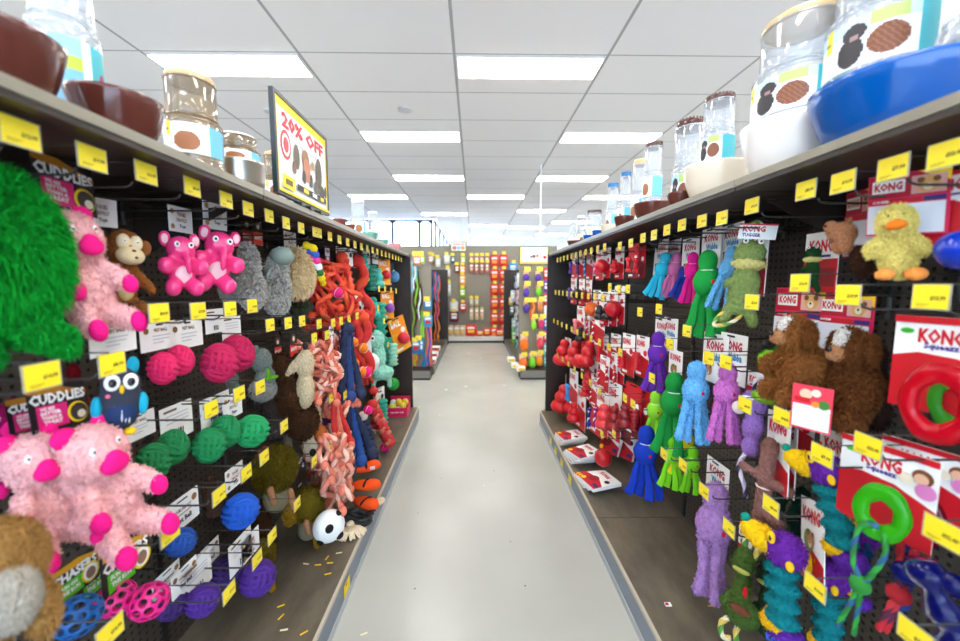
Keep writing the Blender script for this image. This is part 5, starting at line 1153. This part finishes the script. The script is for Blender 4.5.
cont_at(585, 603, 211, 'x', DBR, 'pale dispenser with a brown lid behind the small blue bowls', 1, xf=.90)
cont_at(576, 586, 216, 'x', WH, 'pale dispenser left of the one with a brown lid', 1, xf=.90)
cont_at(569, 577, 221, 'x', WH, 'pale dispenser farthest along the right top shelf', 1, xf=.90)
bowl_at(567, 583, 241, BR, 'brown pet bowl farthest along the right top shelf', 1)
tag(MB().box((.80, 3.45, TOP1+.001), (1.0, 3.7, TOP1+.06), K('w')).box((.81, 3.46, TOP1+.06), (.99, 3.69, TOP1+.065), K((226, 216, 180))).build('storage_box'), 'low cream box at the far end of the right top shelf', 'box')
# left shelf
bowl_at(-110, 64, 15, BR, 'large brown pet bowl at the near end of the left top shelf', -1)
bowl_at(60, 163, 78, BR, 'wide brown pet bowl, second on the left top shelf', -1)
cont_at(20, 101, -80, 'cat', WH, 'clear dispenser with an orange cat label between the two large brown bowls', -1, xf=.80, rz=28)
cont_at(158, 222, 78, 'tan', TAN, 'tan tinted dispenser standing just behind the second brown bowl', -1, rz=28)
mb = MB(); mb.lathe([(0, 0), (.42, 0), (.47, .1), (.48, .36), (.5, .385), (.46, .385), (.45, .06), (0, .05)], mat((205, 200, 190), 'metal'), 48); _b[(205, 200, 190)] = mb.mesh('pet_bowl')
bowl_at(211, 266, 163, (205, 200, 190), 'shiny steel pet bowl on the left top shelf', -1)
cont_at(217, 264, 137, 'tan', WH, 'squat clear dispenser standing in the steel bowl', -1, z=.03, rz=28)
cont_at(262, 290, 154, 'tan', TAN, 'tan tinted dispenser between the steel bowl and the framed sign', -1, xf=.72, rz=28)
bowl_at(333, 346, 213, (120, 60, 54), 'small brown pot right of the framed sign, nearer one', -1); bowl_at(345, 355, 220, (120, 60, 54), 'small brown pot right of the framed sign, farther one', -1)
cont_at(350, 366, 200, 'x', WH, 'white dispenser with a yellow sticker behind the small pots', -1, xf=.74, rz=28); cont_at(367, 379, 212, 'x', WH, 'white dispenser with a yellow sticker farther along the left top shelf', -1, xf=.74, rz=28)
TLB = (120, 176, 160)
bowl_at(361, 378, 233, TLB, 'pale teal pet bowl, nearer of the two', -1); bowl_at(377, 389, 240, TLB, 'pale teal pet bowl, farther of the two', -1); bowl_at(388, 401, 243, (236, 150, 160), 'pink pet bowl at the far end of the left top shelf', -1)
# framed sign
sw, sh = .46, .34
o = empty('framed_sign', (LT-.012, 1.556, TOP1+.012), 90)
fm = mat((30, 42, 46), 'plastic'); mb = MB()
for a, b in (((-sw/2, -.008, 0), (sw/2, .008, .012)), ((-sw/2, -.008, sh-.012), (sw/2, .008, sh)), ((-sw/2, -.008, .012), (-sw/2+.012, .008, sh-.012)), ((sw/2-.012, -.008, .012), (sw/2, .008, sh-.012))): mb.box(a, b, fm)
mb.build('frame', o)
art = [('r', 0, .9, 1, 1, 'y'), ('r', 0, 0, .03, 1, 'y'), ('r', .97, 0, 1, 1, 'y'), ('t', '20% OFF', .1, .7, .92, .88, (214, 24, 50)), ('r', .4, .62, .75, .64, 's'), ('c', .15, .53, .085, (222, 60, 70), 1.35), ('c', .15, .53, .065, 'w', 1.35), ('c', .15, .53, .045, (222, 60, 70), 1.35)]
for i, (x_, z_, r_, c_, q) in enumerate([(.33, .48, .055, (96, 82, 60), 1.9), (.28, .34, .035, (120, 84, 60), 1.5), (.5, .52, .07, (150, 110, 70), 1.2), (.52, .4, .07, (190, 120, 90), 1.5), (.46, .3, .03, (60, 50, 44), 2), (.6, .3, .03, (60, 50, 44), 2), (.78, .46, .07, (80, 66, 50), 2), (.72, .26, .06, (90, 80, 70), 1), (.84, .24, .06, (70, 60, 56), 1), (.92, .26, .03, (80, 70, 60), 2), (.64, .5, .04, (170, 130, 90), 1)]): art.append(('c', x_, z_, r_, c_, q))
art += [('r', .06, .06, .26, .2, 'y'), ('r', .1, .1, .22, .16, (110, 90, 20)), ('r', .3, .1, .92, .17, 'k'), ('r', .42, .11, .52, .16, 'y'), ('r', .6, .11, .7, .16, 'w'), ('r', .78, .11, .86, .16, 'y'), ('r', 0, 0, 1, .03, 'y')]
child('poster', card_mesh(sw-.02, sh-.02, art, name='poster'), o, (0, -.004, sh-.01))
for fx_ in (-.08, .0, .1): MB().box((fx_, -.02, -.012), (fx_+.03, .04, 0), fm).build('foot', o)
tag(o, 'black-framed poster reading 20% OFF standing on the left top shelf', 'sign')

# ------------------------------------------------------------------ beyond the cross aisle: second pair of units, and the back wall
def fardisp(name, x0, x1, y, z1, label, posts=(), z0=.1):
    o = empty(name, (x0, y, 0)); w_ = x1-x0
    MB().box((0, 0, z0), (w_, .03, z1), pegX).build('back_panel', o)
    MB().box((0, -.3, 0), (w_, 0, z0), darkM).box((0, -.31, .03), (w_, -.3, z0), K((120, 118, 112))).build('base_shelf', o)
    return tag(o, label, 'shelving')
fw = empty('wall_shelving', (-3.2, 9.5, 0)); MB().box((0, 0, .12), (7.4, .03, 2.36), pegX).build('back_panel', fw)
mb = MB(); mb.box((0, -.35, .05), (7.4, 0, .14), K((214, 214, 208))); mb.box((0, -.33, 0), (7.4, 0, .05), darkM); mb.build('base_shelf', fw)
tag(fw, 'tall grey pegboard shelving along the back of the shop behind the packets', 'shelving')
# aisle-side units of the second block
def block(bx, fx, y0, y1, label, top=1.72):
    s = 1 if fx > bx else -1; o = empty('shelving_bay', (bx, y0, 0))
    def bb(m, a, b, mm): m.box([min(a[i], b[i])-o.location[i] for i in range(3)], [max(a[i], b[i])-o.location[i] for i in range(3)], mm); return m
    bb(MB(), (bx, y0, .12), (bx-s*.02, y1, top), pegL).build('back_panel', o)
    m = bb(MB(), (bx, y0, 0), (fx, y1, .12), baseM); bb(m, (fx, y0, .03), (fx+s*.004, y1, .1), kickM); m.build('base_shelf', o)
    bb(MB(), (bx, y1+.001, 0), (fx+s*.03, y1+.03, 1.76), darkM).build('end_panel', o)
    return tag(o, label, 'shelving')
block(-1.12, -.64, 5.95, 8.95, 'dark shelving bay left of the aisle beyond the cross aisle')
block(1.2, .73, 5.95, 8.95, 'dark shelving bay right of the aisle beyond the cross aisle')
e1 = fardisp('end_display', -1.75, -.66, 5.9, 1.72, 'grey pegboard end display left of the aisle behind the near shelving', z0=.14)
e2 = fardisp('end_display', .70, 1.75, 5.9, 1.72, 'grey pegboard end display right of the aisle under the white poster', z0=.14)
def poster(px0, py0, px1, py1, y, art, label, base='w', pole=True, name='hanging_sign'):
    a = aty(px0, py0, y); b = aty(px1, py1, y); w_ = b.x-a.x; h_ = a.z-b.z
    o = empty(name, ((a.x+b.x)/2, y, a.z)); child('poster', card_mesh(w_, h_, art, base, t=.01, name='poster'), o)
    fr = MB(); t = .012
    for p_, q_ in (((-w_/2-t, -.004, -h_-t), (w_/2+t, .014, -h_)), ((-w_/2-t, -.004, 0), (w_/2+t, .014, t)), ((-w_/2-t, -.004, -h_), (-w_/2, .014, 0)), ((w_/2, -.004, -h_), (w_/2+t, .014, 0))): fr.box(p_, q_, K((60, 64, 60)))
    fr.build('frame', o)
    if pole: MB().box((.08, .0, t), (.10, .012, CH-a.z), K((236, 238, 240))).build('pole', o)
    return tag(o, label, 'sign')
poster(520, 247, 548, 264, 5.88, [('r', 0, 0, 1, .12, (238, 180, 60)), ('r', .96, 0, 1, 1, 'y'), ('r', 0, 0, .04, 1, 'y'), ('c', .5, .45, .06, (120, 90, 70)), ('c', .62, .48, .05, (230, 110, 90)), ('c', .4, .42, .04, (60, 60, 60)), ('c', .88, .4, .06, 'r'), ('c', .12, .78, .05, (190, 200, 230))], 'white poster with a yellow border above the right end display')
poster(451, 242, 466, 251, 9.38, [('r', .06, .06, .94, .94, 'w'), ('t', 'SALE', .1, .66, .9, .86, (230, 110, 110)), ('c', .22, .34, .14, (230, 90, 90)), ('c', .5, .34, .14, (140, 190, 220)), ('c', .78, .34, .14, (236, 150, 80))], 'small square white and yellow sign over the back wall', (220, 210, 150))
# stock on the back wall (about ten pixels each)
tik = card_mesh(.09, .07, [('r', .1, .2, .5, .3, (150, 130, 30))], (248, 222, 70), name='price_ticket')
def farthing(px, py, wpx, hpx, y, col, label, cat, group, col2=None, shape='bag', name='hanging_packet', tickt=True):
    a = aty(px, py, y); k = depth(a)/F; w_, h_ = wpx*k, hpx*k
    key = (shape, col, col2)
    if key not in _gen:
        mb = MB(); c2 = K(col2 or 'w'); m = K(col)
        if shape == 'bag':
            mb.box((-.5, -.12, -.92), (.5, 0, -.08), m).box((-.42, -.03, -.08), (.42, -.01, 0), m).box((-.42, -.03, -1), (.42, -.01, -.92), m)
            mb.add([(-.3, -.125, -.7), (.3, -.125, -.7), (.3, -.125, -.45), (-.3, -.125, -.45)], [(0, 1, 2, 3)], c2); mb.add([(-.36, -.125, -.38), (.36, -.125, -.38), (.3, -.125, -.2), (-.3, -.125, -.2)], [(0, 1, 2, 3)], K('w'))
        elif shape == 'jar': mb.box((-.4, -.3, -1), (.4, 0, -.2), m).box((-.2, -.2, -.2), (.2, -.1, 0), c2).add([(-.3, -.305, -.8), (.3, -.305, -.8), (.3, -.305, -.4), (-.3, -.305, -.4)], [(0, 1, 2, 3)], c2)
        elif shape == 'ball': mb.ell((0, -.3, -.62), (.45, .4, .38), mat(CO[col] if isinstance(col, str) else col, 'rubber')); mb.box((-.4, -.02, -.4), (.4, 0, 0), c2)
        elif shape == 'lead':
            mm = mat(CO[col] if isinstance(col, str) else col, 'fabric')
            for q in (-.2, .1, .3): mb.tube(spline([(q, 0, 0), (q+.2, -.1, -.4), (q-.1, -.05, -.7), (q+.05, 0, -1)], 5), .09, mm if q != .1 else mat(CO[col2] if isinstance(col2, str) else (col2 or (230, 230, 230)), 'fabric'), 6)
        _gen[key] = mb.mesh(name)
    o = bpy.data.objects.new(name, _gen[key]); C.objects.link(o); o.location = a; o.scale = (w_, min(w_, .15), h_)
    if tickt:
        t = bpy.data.objects.new('price_ticket', tik); C.objects.link(t); t.location = (a.x+.0, y-.16, a.z+.06)
        tag(t, 'tiny yellow ticket above a %s' % ' '.join(label.split(',')[0].split()[:11]), 'price ticket', 'yellow tickets on the back wall and end displays')
    return tag(o, label, cat, group)
BW = 9.44
RDP = (224, 44, 36); GB = 'packets hanging on the back wall'
n_ = ['top', 'second', 'third', 'fourth', 'fifth', 'sixth']
for c_i, px in enumerate((494.5, 503.5)):
    for r_i in range(6): farthing(px, 254.5+14.4*r_i, 8.2, 12.5, BW, RDP, 'red treat packet, %s from the top in the %s red column' % (n_[r_i], ('left', 'right')[c_i]), 'packet', GB, (240, 150, 60))
for r_i, (py, hp) in enumerate(((256, 9), (262.5, 11), (308, 18))):
    for c_i in range(4 if r_i < 2 else 3): farthing(471.5+5.2*c_i, py if r_i < 2 else 307, 4, hp if r_i < 2 else 13, BW, (186, 120, 104) if r_i < 2 else (210, 184, 140), '%s narrow packet, column %s of four in the centre of the back wall' % (('pinkish top', 'pink second-row', 'tan lower')[r_i], ('one', 'two', 'three', 'four')[c_i]), 'packet', GB, (230, 200, 180), tickt=(r_i < 2))
for c_i in range(2): farthing(471.5+5.2*c_i, 298, 4, 8, BW, (206, 190, 150), 'small beige packet above the tan ones, %s one' % ('left', 'right')[c_i], 'packet', GB, 'w')
for px, py, wp, hp, c_, lb in [(447, 255, 6, 9, (220, 226, 210), 'pale green packet at the upper left of the back wall'), (453, 256, 4, 7, (70, 84, 96), 'slate packet beside the pale green one'), (463, 256, 5, 8, (170, 190, 60), 'lime packet under the small square sign'), (457, 265, 5, 8, (150, 70, 40), 'brown packet left of the orange ones'), (462.5, 265, 6, 9, (226, 140, 50), 'orange packet beneath the lime one'),
        (462.5, 274, 6, 12, (240, 170, 60), 'yellow-orange packet in the left column of the back wall'), (462.5, 288, 6, 10, (140, 190, 40), 'bright green packet in the left column of the back wall'), (463, 302, 7, 10, (214, 70, 60), 'pinkish red packet under the bright green one'), (454, 301, 8, 11, (226, 226, 206), 'white packet left of the pinkish red one'), (448, 268, 5, 9, (230, 216, 210), 'white packet at the left edge of the back wall'), (449, 282, 4, 14, (206, 206, 196), 'long white packet at the left edge of the back wall'),
        (454, 311, 9, 11, (120, 30, 60), 'maroon packet low on the left of the back wall'), (513, 263, 8, 12, (40, 140, 210), 'blue and white packet right of the red columns'), (431, 255, 6, 9, (190, 140, 110), 'brown and white packet above the left end display'), (438, 258, 5, 9, (226, 220, 220), 'white narrow packet above the left end display'), (433, 256, 4, 6, (70, 180, 70), 'small green packet above the left end display')]:
    farthing(px, py, wp, hp, BW, c_, lb, 'packet', GB)
for i, (px, py, wp, hp, c_, lb) in enumerate([(450, 324.5, 6, 11.5, (204, 180, 160), 'leftmost beige pouch standing at the foot of the back wall'), (456.5, 324.5, 6, 11.5, (196, 170, 150), 'middle beige pouch standing at the foot of the back wall'), (462.5, 324.5, 6, 11.5, (208, 184, 160), 'right beige pouch standing at the foot of the back wall'), (471, 324, 11, 12, RDP, 'large red bag standing at the foot of the back wall'), (480, 330, 7, 6, (226, 110, 70), 'small orange-red bag beside the large red one'), (487, 328, 7, 8.5, (220, 80, 50), 'orange and red bag right of the small one'), (500, 329, 9, 7, RDP, 'red bag slumped at the right foot of the back wall')]):
    o = farthing(px, py, wp, hp, 9.30, c_, lb, 'bag', 'bags at the foot of the back wall', (246, 190, 60), name='standing_bag', tickt=False)
    o.location.z = .142+o.scale.z
# right end display
GE = 'toys on the end displays'
EY = 5.86
for px, py, hp, c_, lb in [(526, 271, 11, (90, 50, 170), 'purple toy in the top row of the right end display'), (538, 271, 11, (90, 50, 170), 'dark purple toy right of the first on the right end display'), (526, 285, 12, (80, 50, 160), 'purple toy in the second row of the right end display'), (538.5, 285, 11, (120, 210, 30), 'lime toy in the second row of the right end display'),
        (526, 301, 12, (80, 50, 160), 'purple toy in the third row of the right end display'), (532, 301, 17, (244, 110, 30), 'long orange toy in the third row of the right end display'), (540, 300, 12, (230, 140, 80), 'pale orange toy in the third row of the right end display'), (533.5, 317, 13, (140, 214, 40), 'lime toy in the fourth row of the right end display'), (541, 317, 12, (220, 40, 120), 'pink ball toy in the fourth row of the right end display')]:
    farthing(px, py, 6.5, hp, EY, c_, lb, 'dog toy', GE, (240, 180, 130), 'ball' if hp < 15 else 'lead', name='carded_toy')
for px, py, hp, c_, lb in [(524, 334, 17, (246, 120, 20), 'large orange ball hanging fifth row on the right end display'), (540, 334, 15, (230, 70, 90), 'pink and teal ball on the right end display'), (523, 354, 14, (246, 110, 20), 'large orange ball at the bottom of the right end display'), (532, 353, 15, (120, 220, 40), 'lime ball at the bottom of the right end display'), (539, 352, 14, (246, 150, 30), 'amber ball at the bottom of the right end display')]:
    farthing(px, py, 9.5 if px < 530 else 8, hp, EY, c_, lb, 'ball', GE, (240, 200, 170), 'ball', name='carded_ball')
for i in range(8): farthing(546, 268+12.5*i, 4, 12, EY, [(230, 40, 60), (120, 60, 170), (230, 50, 60), (240, 240, 250), (60, 100, 200), (230, 60, 90), (140, 220, 220), (90, 200, 210)][i], '%s narrow pack at the right edge of the right end display' % ['red', 'purple', 'scarlet', 'white', 'blue', 'pink', 'mint', 'aqua'][i], 'packet', GE, tickt=False)
# right aisle side, second block
for i, (px, py, hp, c_) in enumerate([(519, 273, 14, (220, 226, 230)), (516, 276, 12, (170, 200, 220)), (513, 290, 12, (200, 210, 220)), (517, 290, 14, (230, 170, 190)), (512, 305, 10, (90, 110, 110)), (516, 306, 14, (220, 220, 226)), (514, 318, 12, (160, 200, 190)), (508, 327, 12, (170, 200, 220)), (514, 330, 13, (120, 200, 60)), (517, 322, 14, (180, 210, 230)), (511, 297, 8, (230, 190, 60)), (516, 340, 10, (40, 150, 150))]):
    a = .86; p = atx(px, py, a); farthing(px, py, 4.5, hp, p.y, c_, '%s small toy hanging in the far right bay, %s' % (('white', 'pale blue', 'grey-blue', 'pink', 'slate', 'off-white', 'sage', 'powder blue', 'lime', 'icy blue', 'yellow', 'teal')[i], 'upper part' if py < 300 else 'lower part'), 'dog toy', 'toys in the far right bay', shape='lead' if i % 2 else 'bag', tickt=False, name='hanging_toy')
for i, (px, py) in enumerate(((507, 357), (511, 363), (516, 366))):
    o = empty('floor_packet', atz(px, py+4, .122)+Vector((.07, 0, 0))); MB().box((-.06, -.1, 0), (.06, .1, .06), K('w')).box((-.05, -.101, .01), (.05, -.1, .05), K('y')).build('carton', o); tag(o, 'white and yellow pack on the far right base shelf, %s' % ('farthest', 'middle', 'nearest')[i], 'packet', 'packs on the far right base shelf')
# left end display
for px, py, wp, hp, c_, c2, sh_, lb in [(413, 262, 7, 30, (120, 200, 220), (240, 240, 240), 'lead', 'pale blue leads at the top of the left end display'), (415, 272, 8, 40, (60, 54, 40), (140, 200, 50), 'lead', 'dark and lime woven leads on the left end display'), (418, 285, 8, 34, (60, 50, 40), (230, 240, 240), 'lead', 'dark and white leads left of the tickets'), (412, 305, 8, 34, (70, 60, 50), (120, 160, 60), 'lead', 'brown leads low on the left end display'),
        (428, 300, 8, 9, (50, 150, 210), 'w', 'bag', 'blue and white pack in the middle of the left end display'), (428, 315, 9, 12, (60, 160, 220), 'r', 'bag', 'blue and red pack below the other blue one'), (416, 340, 9, 14, (40, 130, 190), 'r', 'bag', 'blue pack over the yellow label on the left end display'), (422, 312, 5, 26, (150, 220, 60), (120, 200, 40), 'lead', 'lime green ropes on the left end display'), (414, 354, 7, 12, (240, 110, 30), (120, 200, 60), 'lead', 'orange and green tails at the foot of the left end display'), (424, 352, 6, 20, (20, 110, 200), (20, 150, 150), 'lead', 'blue tails at the foot of the left end display'), (428, 328, 7, 38, (240, 110, 90), (40, 90, 200), 'lead', 'coral and blue tails on the left end display'),
        (420, 338, 8, 16, (36, 140, 190), 'w', 'bag', 'second blue pack at the foot of the left end display'), (417, 256, 8, 10, (214, 150, 120), 'w', 'bag', 'peach pack on top of the left end display'), (422, 256, 5, 8, (180, 210, 60), 'w', 'bag', 'lime pack on top of the left end display')]:
    farthing(px, py, wp, hp, EY if py > 258 else 5.84, c_, lb, 'pet accessory', GE, c2, sh_, name='hanging_leads' if sh_ == 'lead' else 'hanging_packet', tickt=sh_ == 'bag')
for i, (px, py, hp, c_, c2) in enumerate([(434, 273, 26, (30, 120, 190), (240, 90, 80)), (437, 276, 26, (240, 90, 80), (40, 150, 170)), (436, 303, 20, (240, 110, 80), (110, 60, 160)), (438, 322, 16, (30, 40, 50), (230, 190, 50)), (436, 320, 22, (240, 120, 60), (60, 60, 70))]):
    p = atx(px, py, -.80); farthing(px, py, 6, hp, p.y, c_, ('blue and coral leads, highest in the far left bay', 'coral and teal leads in the far left bay', 'orange and purple leads in the far left bay', 'black and yellow leads in the far left bay', 'orange and grey leads lowest in the far left bay')[i], 'dog lead', 'leads in the far left bay', c2, 'lead', name='hanging_leads', tickt=False)
for i, (px, py) in enumerate(((436, 362), (438, 356), (440, 350))):
    o = empty('floor_packet', atz(px, py, .122)+Vector((-.08, 0, 0))); MB().box((-.08, -.12, 0), (.08, .12, .07), K('w')).box((-.07, -.121, .01), (.07, -.12, .06), K((226, 90, 80))).build('carton', o); tag(o, 'white and coral pack on the far left base shelf, %s' % ('nearest', 'middle', 'farthest')[i], 'packet', 'packs on the far left base shelf')

# ------------------------------------------------------------------ labels: number look-alikes by their place
from collections import defaultdict
bpy.context.view_layer.update()
byl = defaultdict(list)
for o in C.objects:
    if o.parent is None and 'label' in o.keys() and 'kind' not in o.keys(): byl[o['label']].append(o)
NUM = ['nearest', 'second nearest', 'third nearest', 'fourth nearest', 'fifth nearest', 'sixth nearest', 'seventh nearest', 'eighth nearest', 'ninth nearest', 'tenth nearest'] + ['%s nearest' % w_ for w_ in 'eleventh twelfth thirteenth fourteenth fifteenth sixteenth seventeenth eighteenth nineteenth twentieth'.split()] + ['twenty-%s nearest' % w_ for w_ in 'first second third fourth fifth sixth seventh eighth ninth'.split()] + ['thirtieth nearest'] + ['thirty-%s nearest' % w_ for w_ in 'first second third fourth fifth sixth seventh eighth ninth'.split()]
for lb, os_ in byl.items():
    if len(os_) > 1:
        os_.sort(key=lambda o: depth(o.location))
        for i, o in enumerate(os_):
            if i < len(NUM): o['label'] = lb+', '+NUM[i]

for o in C.objects:
    if 'label' in o.keys() and len(o['label'].replace(',', ' ').split()) > 16: print('LONG', o['label'])
